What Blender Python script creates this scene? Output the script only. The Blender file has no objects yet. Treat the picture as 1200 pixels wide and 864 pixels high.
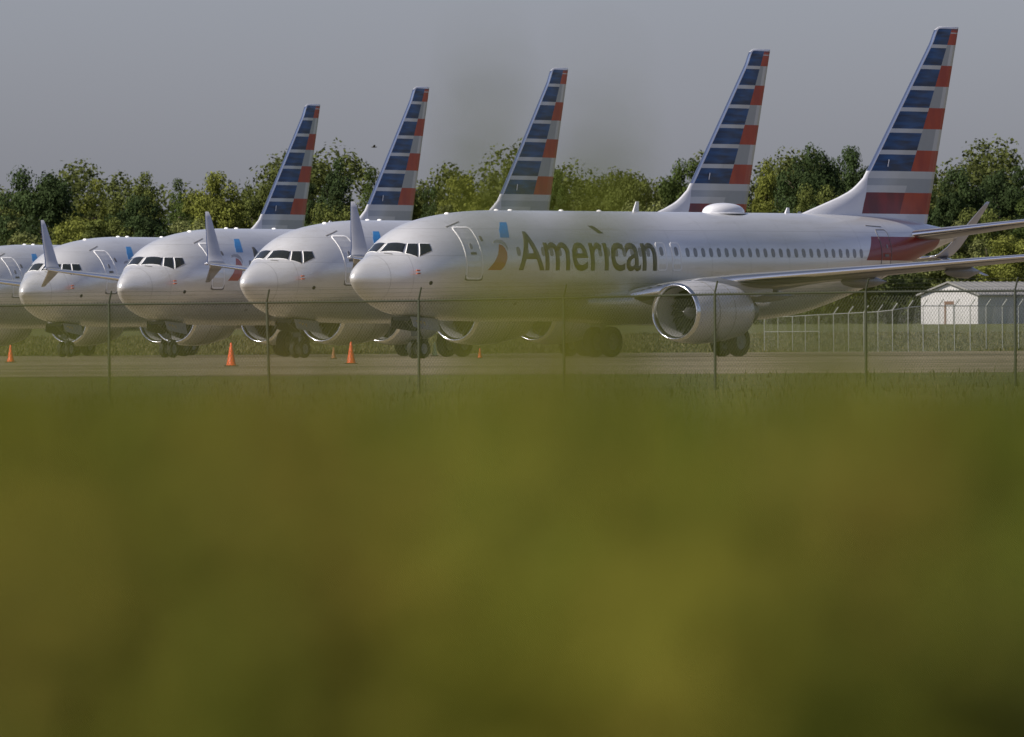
import bpy, bmesh, math, random
import numpy as np
from mathutils import Matrix, Vector
R = math.radians
scene = bpy.context.scene
C = scene.collection

# ------------------------------------------------------------------ camera
cam_d = bpy.data.cameras.new("camera")
cam = bpy.data.objects.new("camera", cam_d); C.objects.link(cam)
cam_d.sensor_fit = 'HORIZONTAL'; cam_d.sensor_width = 36.0; cam_d.lens = 395.65
cam_d.clip_start = 0.1; cam_d.clip_end = 20000
cam.matrix_world = Matrix.Translation((0, 0, 0.6)) @ Matrix.Rotation(R(90 - 0.1378), 4, 'X') @ Matrix.Rotation(R(-0.292), 4, 'Z')
cam_d.dof.use_dof = True
cam_d.dof.focus_distance = 345.0
cam_d.dof.aperture_fstop = 8.0
scene.camera = cam

# ------------------------------------------------------------------ world, sun, exposure
SUN = Vector((-0.68, -0.47, 0.64)).normalized()
sun_el = math.asin(SUN.z); sun_rot = math.atan2(SUN.x, SUN.y)
W = bpy.data.worlds.new("World"); scene.world = W; W.use_nodes = True
wn = W.node_tree.nodes; wl = W.node_tree.links
bg = wn['Background']
sky = wn.new('ShaderNodeTexSky'); sky.sky_type = 'NISHITA'; sky.sun_disc = False
sky.sun_elevation = sun_el; sky.sun_rotation = sun_rot
sky.altitude = 200; sky.air_density = 1.0; sky.dust_density = 1.5; sky.ozone_density = 1.5
hs = wn.new('ShaderNodeHueSaturation'); hs.inputs['Saturation'].default_value = 0.62
tint = wn.new('ShaderNodeVectorMath'); tint.operation = 'MULTIPLY'; tint.inputs[1].default_value = (0.925, 0.945, 1.20)
wl.new(sky.outputs[0], hs.inputs['Color']); wl.new(hs.outputs[0], tint.inputs[0]); wl.new(tint.outputs[0], bg.inputs['Color'])
bg.inputs['Strength'].default_value = 0.064
sd = bpy.data.lights.new("sun", 'SUN'); sd.energy = 4.5; sd.angle = R(0.53); sd.color = (1.0, 0.93, 0.84)
so = bpy.data.objects.new("sun", sd); C.objects.link(so)
so.rotation_euler = (-SUN).to_track_quat('-Z', 'Y').to_euler()
scene.view_settings.view_transform = 'Standard'; scene.view_settings.look = 'None'
scene.view_settings.exposure = 0.38; scene.view_settings.gamma = 1.0; scene.view_settings.use_curve_mapping = False
scene.render.engine = 'CYCLES'
cy = scene.cycles
cy.max_bounces = 6; cy.diffuse_bounces = 3; cy.glossy_bounces = 3; cy.transmission_bounces = 3; cy.transparent_max_bounces = 8
cy.use_denoising = True
cy.sample_clamp_indirect = 4.0

# ------------------------------------------------------------------ helpers
def new_mat(name):
    m = bpy.data.materials.new(name); m.use_nodes = True
    return m, m.node_tree.nodes, m.node_tree.links, m.node_tree.nodes['Principled BSDF']

def paint(name, col, rough=0.4, metal=0.0, coat=0.0, var=0.06, vscale=3.0, spec=0.5):
    m, n, l, p = new_mat(name)
    tc = n.new('ShaderNodeTexCoord'); nz = n.new('ShaderNodeTexNoise'); nz.inputs['Scale'].default_value = vscale
    nz.inputs['Detail'].default_value = 5
    l.new(tc.outputs['Object'], nz.inputs['Vector'])
    mx = n.new('ShaderNodeMix'); mx.data_type = 'RGBA'
    a = [c * (1 - var * 2) for c in col]; b = [min(1, c * (1 + var * 2)) for c in col]
    mx.inputs[6].default_value = (*a, 1); mx.inputs[7].default_value = (*b, 1)
    l.new(nz.outputs[0], mx.inputs[0]); l.new(mx.outputs[2], p.inputs['Base Color'])
    p.inputs['Roughness'].default_value = rough; p.inputs['Metallic'].default_value = metal
    p.inputs['Coat Weight'].default_value = coat; p.inputs['Coat Roughness'].default_value = 0.06
    p.inputs['Specular IOR Level'].default_value = spec
    return m

def mesh_obj(name, verts, faces, mats, mi=None, parent=None, smooth=False, props=None):
    me = bpy.data.meshes.new(name)
    me.from_pydata([tuple(v) for v in verts], [], [tuple(f) for f in faces])
    for m in (mats if isinstance(mats, (list, tuple)) else [mats]): me.materials.append(m)
    if mi is not None: me.polygons.foreach_set('material_index', np.array(mi, dtype=np.int32))
    if smooth is not False:
        arr = np.ones(len(me.polygons), dtype=bool) if smooth is True else np.array(smooth, dtype=bool)
        me.polygons.foreach_set('use_smooth', arr)
    me.update()
    o = bpy.data.objects.new(name, me); C.objects.link(o)
    if parent: o.parent = parent
    if props:
        for k, v in props.items(): o[k] = v
    return o

def np_mesh(name, V, F, mat, smooth=False, attrs=None):
    """V (n,3), F (m,k) arrays, one face size"""
    me = bpy.data.meshes.new(name)
    V = np.asarray(V, dtype=np.float32); F = np.asarray(F, dtype=np.int32)
    me.vertices.add(len(V)); me.vertices.foreach_set('co', V.ravel())
    k = F.shape[1]
    me.loops.add(F.size); me.loops.foreach_set('vertex_index', F.ravel())
    me.polygons.add(len(F)); me.polygons.foreach_set('loop_start', np.arange(len(F), dtype=np.int32) * k)
    try: me.polygons.foreach_set('loop_total', np.full(len(F), k, dtype=np.int32))
    except Exception: pass
    me.update(calc_edges=True)
    if smooth: me.polygons.foreach_set('use_smooth', np.ones(len(F), dtype=bool))
    if attrs:
        for an, av in attrs.items():
            at = me.attributes.new(an, 'FLOAT', 'FACE'); at.data.foreach_set('value', np.asarray(av, dtype=np.float32))
    me.materials.append(mat)
    return me

def link(name, me, parent=None, props=None):
    o = bpy.data.objects.new(name, me); C.objects.link(o)
    if parent: o.parent = parent
    if props:
        for k, v in props.items(): o[k] = v
    return o

def empty(name, loc=(0, 0, 0), rz=0.0, **props):
    o = bpy.data.objects.new(name, None); C.objects.link(o); o.location = loc; o.rotation_euler = (0, 0, rz)
    o.empty_display_size = 0.5
    for k, v in props.items(): o[k] = v
    return o

def copy_tree(o, parent=None):
    c = o.copy(); C.objects.link(c)
    if parent: c.parent = parent
    for ch in list(o.children): copy_tree(ch, c)
    return c

class MB:
    def __init__(s): s.v = []; s.f = []; s.m = []; s.s = []
    def add(s, V, F, m=0, sm=False):
        b = len(s.v); s.v += [tuple(map(float, v)) for v in V]; s.f += [tuple(b + i for i in f) for f in F]
        s.m += [m] * len(F); s.s += [sm] * len(F)
    def box(s, x0, x1, y0, y1, z0, z1, m=0):
        V = [(x, y, z) for x in (x0, x1) for y in (y0, y1) for z in (z0, z1)]
        F = [(0, 1, 3, 2), (4, 6, 7, 5), (0, 4, 5, 1), (2, 3, 7, 6), (0, 2, 6, 4), (1, 5, 7, 3)]
        s.add(V, F, m)
    def tube(s, a, b, r0, r1=None, n=8, m=0, caps=True, sm=True):
        r1 = r0 if r1 is None else r1
        a = Vector(a); b = Vector(b); d = (b - a).normalized()
        u = d.orthogonal().normalized(); w = d.cross(u)
        V = []
        for p, r in ((a, r0), (b, r1)):
            for i in range(n):
                t = 2 * math.pi * i / n; V.append(p + u * (r * math.cos(t)) + w * (r * math.sin(t)))
        F = [(i, (i + 1) % n, n + (i + 1) % n, n + i) for i in range(n)]
        s.add(V, F, m, sm)
        if caps: s.add(V, [tuple(range(n - 1, -1, -1)), tuple(range(n, 2 * n))], m)
    def lathe(s, prof, axis='x', c=(0, 0, 0), n=32, m=0, sm=True, mis=None, close=False):
        V = []; k = len(prof)
        for i in range(n):
            t = 2 * math.pi * i / n; co, si = math.cos(t), math.sin(t)
            for (a, r) in prof:
                if axis == 'x': V.append((c[0] + a, c[1] + r * co, c[2] + r * si))
                elif axis == 'y': V.append((c[0] + r * si, c[1] + a, c[2] + r * co))
                else: V.append((c[0] + r * co, c[1] + r * si, c[2] + a))
        for j in range(k - 1 + (1 if close else 0)):
            j2 = (j + 1) % k
            F = [(i * k + j, i * k + j2, ((i + 1) % n) * k + j2, ((i + 1) % n) * k + j) for i in range(n)]
            s.add([], [], 0); b = len(s.v) if j == 0 else b
            if j == 0: s.v += [tuple(v) for v in V]
            s.f += [tuple(b + q for q in f) for f in F]
            s.m += [(mis[j] if mis else m)] * len(F); s.s += [sm] * len(F)
    def build(s, name, mats, parent=None, **props):
        return mesh_obj(name, s.v, s.f, mats, s.m, parent, s.s, props)

def lerp(a, b, t): return a + (b - a) * t

# ------------------------------------------------------------------ terrain
TP = [(-400, -0.6), (0, -0.5), (150, -0.6), (228, -0.44), (255, -0.26), (262, -0.17), (385, 0.0), (555, 0.0), (600, 0.17), (700, 0.9), (850, 1.74), (950, 2.0), (6000, 2.2)]
def tz(y): return float(np.interp(y, [p[0] for p in TP], [p[1] for p in TP]))

def ground_mat(name, cols, scale, detail=8, rough=0.95, bump=0.3, stretch=None):
    m, n, l, p = new_mat(name)
    tc = n.new('ShaderNodeTexCoord')
    n1 = n.new('ShaderNodeTexNoise'); n1.inputs['Scale'].default_value = scale[0]; n1.inputs['Detail'].default_value = detail
    n2 = n.new('ShaderNodeTexNoise'); n2.inputs['Scale'].default_value = scale[1]; n2.inputs['Detail'].default_value = 6
    if stretch:
        mp = n.new('ShaderNodeMapping'); mp.inputs['Scale'].default_value = stretch; l.new(tc.outputs['Object'], mp.inputs[0]); l.new(mp.outputs[0], n1.inputs['Vector'])
    else: l.new(tc.outputs['Object'], n1.inputs['Vector'])
    l.new(tc.outputs['Object'], n2.inputs['Vector'])
    r1 = n.new('ShaderNodeValToRGB'); l.new(n1.outputs[0], r1.inputs[0])
    e = r1.color_ramp.elements; e[0].position = 0.32; e[1].position = 0.68
    e[0].color = (*cols[0], 1); e[1].color = (*cols[1], 1)
    r2 = n.new('ShaderNodeValToRGB'); l.new(n2.outputs[0], r2.inputs[0])
    e = r2.color_ramp.elements; e[0].position = 0.3; e[1].position = 0.7; e[0].color = (0.55, 0.55, 0.55, 1); e[1].color = (1.35, 1.35, 1.3, 1)
    mx = n.new('ShaderNodeMix'); mx.data_type = 'RGBA'; mx.blend_type = 'MULTIPLY'; mx.inputs[0].default_value = 1
    l.new(r1.outputs[0], mx.inputs[6]); l.new(r2.outputs[0], mx.inputs[7]); l.new(mx.outputs[2], p.inputs['Base Color'])
    p.inputs['Roughness'].default_value = rough; p.inputs['Specular IOR Level'].default_value = 0.2
    b = n.new('ShaderNodeBump'); b.inputs['Strength'].default_value = bump; b.inputs['Distance'].default_value = 0.05
    l.new(n2.outputs[0], b.inputs['Height']); l.new(b.outputs[0], p.inputs['Normal'])
    return m

GRASS = ground_mat('meadow_ground', [(0.065, 0.075, 0.022), (0.13, 0.13, 0.045)], (0.35, 9.0))
ASPH = ground_mat('apron_concrete', [(0.135, 0.108, 0.072), (0.29, 0.238, 0.165)], (1.0, 3.0), bump=0.1, stretch=(.10, .075, 1))

ys = [-400, -200, -50, 0, 50, 100, 150, 190, 210, 228, 240, 255, 258.5, 262, 300, 340, 385, 450, 555, 575, 600, 640, 700, 760, 850, 950, 1200, 2000, 4000, 9000]
xs = [-6000, -2000, -600, -300, -150, -80, -40, -20, -8, 0, 8, 20, 40, 80, 150, 300, 600, 2000, 6000]
V = []; rnd = random.Random(3)
for y in ys:
    for x in xs:
        sl = 0.009 * max(-20, min(20, x)) if 200 <= y <= 255 else 0.0
        V.append((x, y, tz(y) + sl * (1 if y < 250 else 0.5)))
nx = len(xs)
F = [(j * nx + i, j * nx + i + 1, (j + 1) * nx + i + 1, (j + 1) * nx + i) for j in range(len(ys) - 1) for i in range(nx - 1)]
mesh_obj('ground', V, F, GRASS, smooth=True, props=dict(kind='structure'))
# apron: concrete slabs laid in strips, joints recessed (gap) near, material carries far ones
ay = [261.5, 300, 340, 385, 450, 500, 552]
V = []; F = []
for y in ay:
    for x in (-160, -60, -20, 0, 20, 60, 160): V.append((x, y + (rnd.uniform(-.4, .4) if y in (261.5, 552) else 0), tz(y) + 0.006))
for j in range(len(ay) - 1):
    for i in range(6): F.append((j * 7 + i, j * 7 + i + 1, (j + 1) * 7 + i + 1, (j + 1) * 7 + i))
mesh_obj('apron', V, F, ASPH, smooth=True, props=dict(kind='structure'))
TAR = paint('joint_sealant', (0.05, 0.045, 0.04), 0.8)
mb = MB()
for y in (283, 305, 327, 350, 372, 396, 420, 445, 470, 495, 520, 540):
    z = tz(y) + 0.012
    mb.add([(-150, y, z), (150, y, z), (150, y + .35, z + .0003), (-150, y + .35, z + .0003)], [(0, 1, 2, 3)])
mb.build('apron_joints', [TAR], kind='structure')
STAIN = ground_mat('oil_stain', [(0.10, 0.09, 0.075), (0.20, 0.175, 0.14)], (0.8, 5.0), bump=0.05)

# ------------------------------------------------------------------ aircraft materials
def fuselage_mat():
    m, n, l, p = new_mat('silver_mica_paint')
    tc = n.new('ShaderNodeTexCoord'); sp = n.new('ShaderNodeSeparateXYZ'); l.new(tc.outputs['Object'], sp.inputs[0])
    def math_(op, a, b=None, c=None):
        k = n.new('ShaderNodeMath'); k.operation = op
        for i, v in enumerate((a, b, c)):
            if v is None: continue
            if isinstance(v, (int, float)): k.inputs[i].default_value = v
            else: l.new(v, k.inputs[i])
        return k.outputs[0]
    X, Y_, Z = sp.outputs
    # aft flag panel: crimson, white above and below
    inz = math_('MULTIPLY', math_('GREATER_THAN', Z, 3.575), math_('LESS_THAN', Z, 4.475))
    left = math_('GREATER_THAN', math_('SUBTRACT', X, math_('MULTIPLY', math_('SUBTRACT', Z, 3.575), 0.77)), 30.5)
    right = math_('LESS_THAN', math_('SUBTRACT', X, math_('MULTIPLY', math_('SUBTRACT', Z, 3.575), 0.55)), 36.65)
    mask = math_('MULTIPLY', inz, math_('MULTIPLY', left, right))
    nz = n.new('ShaderNodeTexNoise'); nz.inputs['Scale'].default_value = 0.8; nz.inputs['Detail'].default_value = 6
    mp = n.new('ShaderNodeMapping'); mp.inputs['Scale'].default_value = (0.35, 1, 2.5)
    l.new(tc.outputs['Object'], mp.inputs[0]); l.new(mp.outputs[0], nz.inputs['Vector'])
    rp = n.new('ShaderNodeValToRGB'); l.new(nz.outputs[0], rp.inputs[0])
    rp.color_ramp.elements[0].color = (0.64, 0.635, 0.625, 1); rp.color_ramp.elements[1].color = (0.73, 0.725, 0.71, 1)
    rp.color_ramp.elements[0].position = .3; rp.color_ramp.elements[1].position = .7
    # panel seams: circumferential joints and lap lines
    def line(v, period, w, off=0.0):
        f = math_('FRACT', math_('DIVIDE', math_('ADD', v, off), period))
        return math_('LESS_THAN', f, w / period)
    seam = math_('MAXIMUM', line(X, 2.54, 0.02, 0.35), math_('MAXIMUM', line(Z, 0.97, 0.014, 0.22), 0.0))
    sx = n.new('ShaderNodeMix'); sx.data_type = 'RGBA'; sx.blend_type = 'MULTIPLY'
    radm = math_('MULTIPLY', math_('GREATER_THAN', X, 1.34), math_('LESS_THAN', X, 1.365)); sf = math_('MULTIPLY', math_('MAXIMUM', seam, radm), 0.42); l.new(sf, sx.inputs[0]); l.new(rp.outputs[0], sx.inputs[6]); sx.inputs[7].default_value = (.35, .34, .33, 1)
    # grime towards streaks of its own
    g = n.new('ShaderNodeTexNoise'); g.inputs['Scale'].default_value = 1.6; g.inputs['Detail'].default_value = 8; g.inputs['Roughness'].default_value = .7
    mp2 = n.new('ShaderNodeMapping'); mp2.inputs['Scale'].default_value = (0.25, 1, 3)
    oi = n.new('ShaderNodeObjectInfo'); va = n.new('ShaderNodeVectorMath'); va.operation = 'MULTIPLY_ADD'
    l.new(oi.outputs['Random'], va.inputs[0]); va.inputs[1].default_value = (40, 40, 40); l.new(tc.outputs['Object'], va.inputs[2]); l.new(va.outputs[0], mp2.inputs[0]); l.new(mp2.outputs[0], g.inputs['Vector'])
    gr = n.new('ShaderNodeMapRange'); gr.inputs[1].default_value = .52; gr.inputs[2].default_value = .8; gr.inputs[4].default_value = .6
    l.new(g.outputs[0], gr.inputs[0])
    gx = n.new('ShaderNodeMix'); gx.data_type = 'RGBA'; gx.blend_type = 'MULTIPLY'
    l.new(gr.outputs[0], gx.inputs[0]); l.new(sx.outputs[2], gx.inputs[6]); gx.inputs[7].default_value = (.72, .68, .6, 1)
    rx = n.new('ShaderNodeMix'); rx.data_type = 'RGBA'; l.new(mask, rx.inputs[0]); l.new(gx.outputs[2], rx.inputs[6]); rx.inputs[7].default_value = (0.21, 0.001, 0.004, 1)
    l.new(math_('MULTIPLY', math_('SUBTRACT', 1.0, mask), 0.45), p.inputs['Metallic']); l.new(math_('SUBTRACT', 0.5, math_('MULTIPLY', mask, 0.35)), p.inputs['Coat Weight'])
    l.new(rx.outputs[2], p.inputs['Base Color'])
    p.inputs['Roughness'].default_value = 0.34
    p.inputs['Coat Roughness'].default_value = 0.07
    b = n.new('ShaderNodeBump'); b.inputs['Strength'].default_value = 0.15; b.inputs['Distance'].default_value = 0.012
    l.new(nz.outputs[0], b.inputs['Height']); l.new(b.outputs[0], p.inputs['Normal']); l.new(b.outputs[0], p.inputs['Coat Normal'])
    return m
SILVER = fuselage_mat()
WHITE = paint('white_gloss', (0.68, 0.68, 0.70), 0.35, coat=0.6, var=0.03)
TRIM = paint('trim_white', (0.90, 0.89, 0.87), 0.5, var=0.02)
DARKTRIM = paint('door_seal_grey', (0.16, 0.155, 0.15), 0.6)
WINGLET = paint('winglet_grey', (0.42, 0.42, 0.44), 0.35, coat=0.5, var=0.03)
WINGGREY = paint('wing_grey', (0.17, 0.17, 0.17), 0.4, coat=0.3, var=0.08, vscale=1.2)
METAL = paint('polished_aluminium', (0.86, 0.86, 0.87), 0.16, metal=1.0, var=0.02)
DARKMETAL = paint('dark_engine_metal', (0.10, 0.10, 0.105), 0.45, metal=0.7, var=0.15)
INLET = paint('inlet_lining', (0.27, 0.265, 0.27), 0.5, var=0.05)
FANMAT = paint('fan_blades', (0.02, 0.02, 0.022), 0.6, metal=0.2, var=0.2)
GLASS = paint('tinted_glass', (0.015, 0.018, 0.018), 0.06, var=0.2, spec=0.8)
CABIN = paint('cabin_window', (0.22, 0.225, 0.24), 0.2, var=0.25, vscale=5)
NACELLE = paint('nacelle_grey', (0.50, 0.49, 0.50), 0.38, metal=0.1, coat=0.4, var=0.05)
TYRE = paint('tyre_rubber', (0.022, 0.021, 0.02), 0.85, var=0.2)
GEAR = paint('gear_grey', (0.30, 0.30, 0.30), 0.5, var=0.1)
SHADE = paint('shade_and_hole_dark', (0.05, 0.048, 0.045), 0.9)  # stands for shade in nose gear bay and starboard door; also static port hole
LETTER = paint('letter_grey', (0.04, 0.042, 0.042), 0.5, coat=0.1, var=0.05)
BLUE1 = paint('emblem_blue', (0.015, 0.20, 0.48), 0.35, coat=0.6, var=0.12, vscale=1.0)
ORANGE = paint('emblem_red', (0.40, 0.075, 0.03), 0.4, coat=0.5, var=0.12, vscale=1.0)
EAGLE = paint('emblem_grey', (0.34, 0.34, 0.35), 0.4, coat=0.4)
YEL = paint('stencil_yellow', (0.55, 0.36, 0.03), 0.5)
COVER = paint('probe_cover', (0.50, 0.10, 0.03), 0.7)

def streaked(name, a, b, sc=(0.6, 1, 3.0), coat=.12):
    m, n, l, p = new_mat(name)
    tc = n.new('ShaderNodeTexCoord'); mp = n.new('ShaderNodeMapping'); mp.inputs['Scale'].default_value = sc
    nz = n.new('ShaderNodeTexNoise'); nz.inputs['Scale'].default_value = 1.3; nz.inputs['Detail'].default_value = 2
    l.new(tc.outputs['Object'], mp.inputs[0]); l.new(mp.outputs[0], nz.inputs['Vector'])
    r = n.new('ShaderNodeValToRGB'); r.color_ramp.elements[0].position = .36; r.color_ramp.elements[1].position = .66
    r.color_ramp.elements[0].color = (*a, 1); r.color_ramp.elements[1].color = (*b, 1)
    l.new(nz.outputs[0], r.inputs[0]); l.new(r.outputs[0], p.inputs['Base Color'])
    p.inputs['Roughness'].default_value = .42; p.inputs['Specular IOR Level'].default_value = .35; p.inputs['Coat Weight'].default_value = coat; p.inputs['Coat Roughness'].default_value = .06
    return m
F_BLUE = streaked('flag_blue', (0.003, 0.016, 0.055), (0.006, 0.07, 0.22), (0.5, 1, 4.0))
F_RED = streaked('flag_red_rudder', (0.34, 0.026, 0.002), (0.46, 0.050, 0.004), (1, 1, .6))
F_RED2 = streaked('flag_red', (0.11, 0.001, 0.002), (0.22, 0.004, 0.003), (1, 1, .6))
F_RED3 = streaked('flag_red_bright', (0.38, 0.06, 0.022), (0.42, 0.075, 0.03), (1, 1, .6))
F_LIGHT = paint('flag_light_grey', (0.52, 0.53, 0.52), 0.35, coat=.6, var=.03)
F_GREY = paint('flag_grey', (0.33, 0.35, 0.36), 0.35, coat=.6, var=.03)
F_DGREY = paint('flag_mid_grey', (0.25, 0.27, 0.27), 0.35, coat=.6, var=.03)

# ------------------------------------------------------------------ fuselage surface
PR = np.array([
(0.12,2.86,2.86,2.86,0),(0.15,2.965,2.765,2.86,.085),(0.25,3.09,2.65,2.86,.185),(0.4,3.235,2.51,2.86,.29),(0.8,3.45,2.25,2.86,.52),(1.3,3.65,2.02,2.87,.80),(1.75,3.82,1.85,2.89,1.03),(2.1,4.03,1.73,2.93,1.18),(2.5,4.30,1.62,3.0,1.34),(3.0,4.57,1.54,3.08,1.51),(3.6,4.80,1.48,3.17,1.64),(4.5,5.01,1.42,3.27,1.76),(5.5,5.15,1.37,3.35,1.83),(7.0,5.28,1.33,3.40,1.865),(8.5,5.33,1.31,3.42,1.875),
(25,5.345,1.34,3.42,1.88),(27.5,5.345,1.5,3.47,1.85),(30,5.33,1.95,3.62,1.72),(32,5.31,2.45,3.8,1.52),(34,5.25,3.02,4.02,1.25),(36,5.1,3.62,4.28,.88),(37.5,4.93,4.02,4.45,.55),(38.6,4.8,4.28,4.54,.30),(39.0,4.74,4.36,4.55,.20)])
def pch(xs_, X, Yv):
    xs_ = np.asarray(xs_, float); hh = np.diff(X); d = np.diff(Yv) / hh
    m = np.zeros(len(X)); m[0] = d[0]; m[-1] = d[-1]
    for i in range(1, len(X) - 1):
        if d[i-1] * d[i] > 0:
            w1 = 2*hh[i]+hh[i-1]; w2 = hh[i]+2*hh[i-1]; m[i] = (w1+w2)/(w1/d[i-1]+w2/d[i])
    k = np.clip(np.searchsorted(X, xs_) - 1, 0, len(X) - 2); t = (xs_ - X[k]) / hh[k]
    return (2*t**3-3*t**2+1)*Yv[k]+(t**3-2*t**2+t)*hh[k]*m[k]+(-2*t**3+3*t**2)*Yv[k+1]+(t**3-t**2)*hh[k]*m[k+1]
def sec(x): return [pch(x, PR[:, 0], PR[:, j]) for j in (1, 2, 3, 4)]
def surf(x, phi, off=0.0):
    x = np.asarray(x, float); phi = np.asarray(phi, float)
    zt, zb, zc, w = sec(x); c, s = np.cos(phi), np.sin(phi)
    y = w * c; z = np.where(s >= 0, zc + (zt - zc) * s, zc + (zc - zb) * s)
    if off:
        h = np.where(s >= 0, zt - zc, zc - zb); ny = h * c; nz = w * s; q = np.hypot(ny, nz) + 1e-9
        y = y + off * ny / q; z = z + off * nz / q
    return np.stack([x + 0 * y, y, z], -1)
def phi_z(x, z, side=-1):
    zt, zb, zc, w = sec(x)
    s = np.where(z >= zc, (z - zc) / (zt - zc), (z - zc) / (zc - zb)); a = np.arcsin(np.clip(s, -1, 1))
    return np.where(side > 0, a, math.pi - a)
def phi_y(x, y):
    zt, zb, zc, w = sec(x); return math.acos(max(-1, min(1, y / float(w))))

def conform(name, polys, mat, parent, off=0.008, side=-1, props=None, step=0.14, mi=None, thick=True):
    """polygons in (x, z) laid on the side of the hull, with a small real thickness edge"""
    bm = bmesh.new()
    for poly in polys:
        vs = [bm.verts.new((p[0], 0, p[1])) for p in poly]
        try: bm.faces.new(vs)
        except ValueError: pass
    zs = [v.co.z for v in bm.verts]; xs_ = [v.co.x for v in bm.verts]
    z = min(zs) + step
    while z < max(zs):
        bmesh.ops.bisect_plane(bm, geom=bm.verts[:] + bm.edges[:] + bm.faces[:], plane_co=(0, 0, z), plane_no=(0, 0, 1)); z += step
    x = min(xs_) + .5
    while x < max(xs_):
        bmesh.ops.bisect_plane(bm, geom=bm.verts[:] + bm.edges[:] + bm.faces[:], plane_co=(x, 0, 0), plane_no=(1, 0, 0)); x += .5
    return _hull(name, bm, mat, parent, off, side, props)
def _hull(name, bm, mat, parent, off, side, props=None):
    bmesh.ops.triangulate(bm, faces=bm.faces[:])
    bm.normal_update()
    base = {}
    for v in bm.verts: base[v] = (v.co.x, v.co.z)
    ret = bmesh.ops.extrude_face_region(bm, geom=bm.faces[:])
    top = [g for g in ret['geom'] if isinstance(g, bmesh.types.BMVert)]
    tops = set(top)
    for v in bm.verts:
        x, z = v.co.x, v.co.z
        p = surf(x, phi_z(x, z, side), off if v in tops else -0.004)
        v.co = Vector(p.tolist())
    bmesh.ops.recalc_face_normals(bm, faces=bm.faces[:])
    me = bpy.data.meshes.new(name); bm.to_mesh(me); bm.free(); me.materials.append(mat)
    return link(name, me, parent, props)

def rrect(x0, x1, z0, z1, r, n=4):
    pts = []
    for cx, cz, a0 in ((x1 - r, z1 - r, 0), (x0 + r, z1 - r, 90), (x0 + r, z0 + r, 180), (x1 - r, z0 + r, 270)):
        for i in range(n + 1):
            a = R(a0 + 90 * i / n); pts.append((cx + r * math.cos(a), cz + r * math.sin(a)))
    return pts
def ring(outer, inner):
    n = len(outer); return [(outer[i], outer[(i + 1) % n], inner[(i + 1) % n], inner[i]) for i in range(n)]

def patch(name, corners, mat, parent, off=0.006, n=8, props=None, grow=0.0):
    """pane between 4 corners given as (x, phi): straight edges in space, laid on the hull"""
    K = [surf(q[0], q[1]) for q in corners]; mid = sum(K) / 4
    if grow: K = [k + (k - mid) / np.linalg.norm(k - mid) * grow for k in K]
    def pt(u, v, o):
        p = K[0]*(1-u)*(1-v) + K[1]*u*(1-v) + K[2]*u*v + K[3]*(1-u)*v
        zt, zb, zc, w = [float(t) for t in sec(p[0])]
        h = (zt - zc) if p[2] >= zc else (zc - zb)
        return surf(p[0], math.atan2((p[2] - zc) / h, p[1] / w), o).tolist()
    V = [pt(i/n, j/n, off) for j in range(n+1) for i in range(n+1)]; F = []
    m = n + 1
    for j in range(n):
        for i in range(n): F.append((j*m+i, j*m+i+1, (j+1)*m+i+1, (j+1)*m+i))
    nb = len(V); V += [pt(i/n, j/n, -0.01) for j in range(n+1) for i in range(n+1)]
    edge = [i for i in range(m)] + [j*m + n for j in range(1, m)] + [n*m + i for i in range(n-1, -1, -1)] + [j*m for j in range(n-1, 0, -1)]
    for k in range(len(edge)):
        e0, e1 = edge[k], edge[(k+1) % len(edge)]; F.append((e0, nb+e0, nb+e1, e1))
    return mesh_obj(name, V, F, mat, parent=parent, smooth=[True]*(n*n) + [False]*len(edge), props=props)

# ------------------------------------------------------------------ loft for wings / blades
def foil(n=14):
    pts = []
    for i in range(n + 1):
        t = (1 - math.cos(math.pi * i / n)) / 2
        yt = 5 * (0.2969*math.sqrt(t) - 0.126*t - 0.3516*t*t + 0.2843*t**3 - 0.1036*t**4); pts.append((t, yt))
    up = [(t, yt) for t, yt in pts]; lo = [(t, -yt*0.8) for t, yt in pts[1:-1]][::-1]
    return up + lo          # LE -> TE over the top, back underneath
FO = foil()
def loft(name, secs, mats, parent, le_mat=1, le_frac=0.07, up=(0, 0, 1), flip=False, props=None):
    """secs: (le xyz, chord, thickness ratio, twist, up-vector)"""
    V = []; n = len(FO)
    for s in secs:
        le, ch, th = Vector(s[0]), s[1], s[2]; upv = Vector(s[3] if len(s) > 3 else up).normalized()
        inc = s[4] if len(s) > 4 else 0.0
        for t, yt in FO: V.append(tuple(le + Vector((t * ch, 0, 0)) + upv * (yt * th * ch - inc * t * ch)))
    F = []; M = []
    for j in range(len(secs) - 1):
        for i in range(n):
            i2 = (i + 1) % n
            F.append((j*n+i, j*n+i2, (j+1)*n+i2, (j+1)*n+i)); tm = (FO[i][0] + FO[i2][0]) / 2
            M.append(le_mat if tm < le_frac else 0)
    F.append(tuple(range(n))); F.append(tuple((len(secs)-1)*n + i for i in range(n))); M += [0, 0]
    o = mesh_obj(name, V, F, mats, M, parent, smooth=[True]*(len(F)-2) + [False, False], props=props)
    bm = bmesh.new(); bm.from_mesh(o.data); bmesh.ops.recalc_face_normals(bm, faces=bm.faces[:]); bm.to_mesh(o.data); bm.free()
    return o

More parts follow.
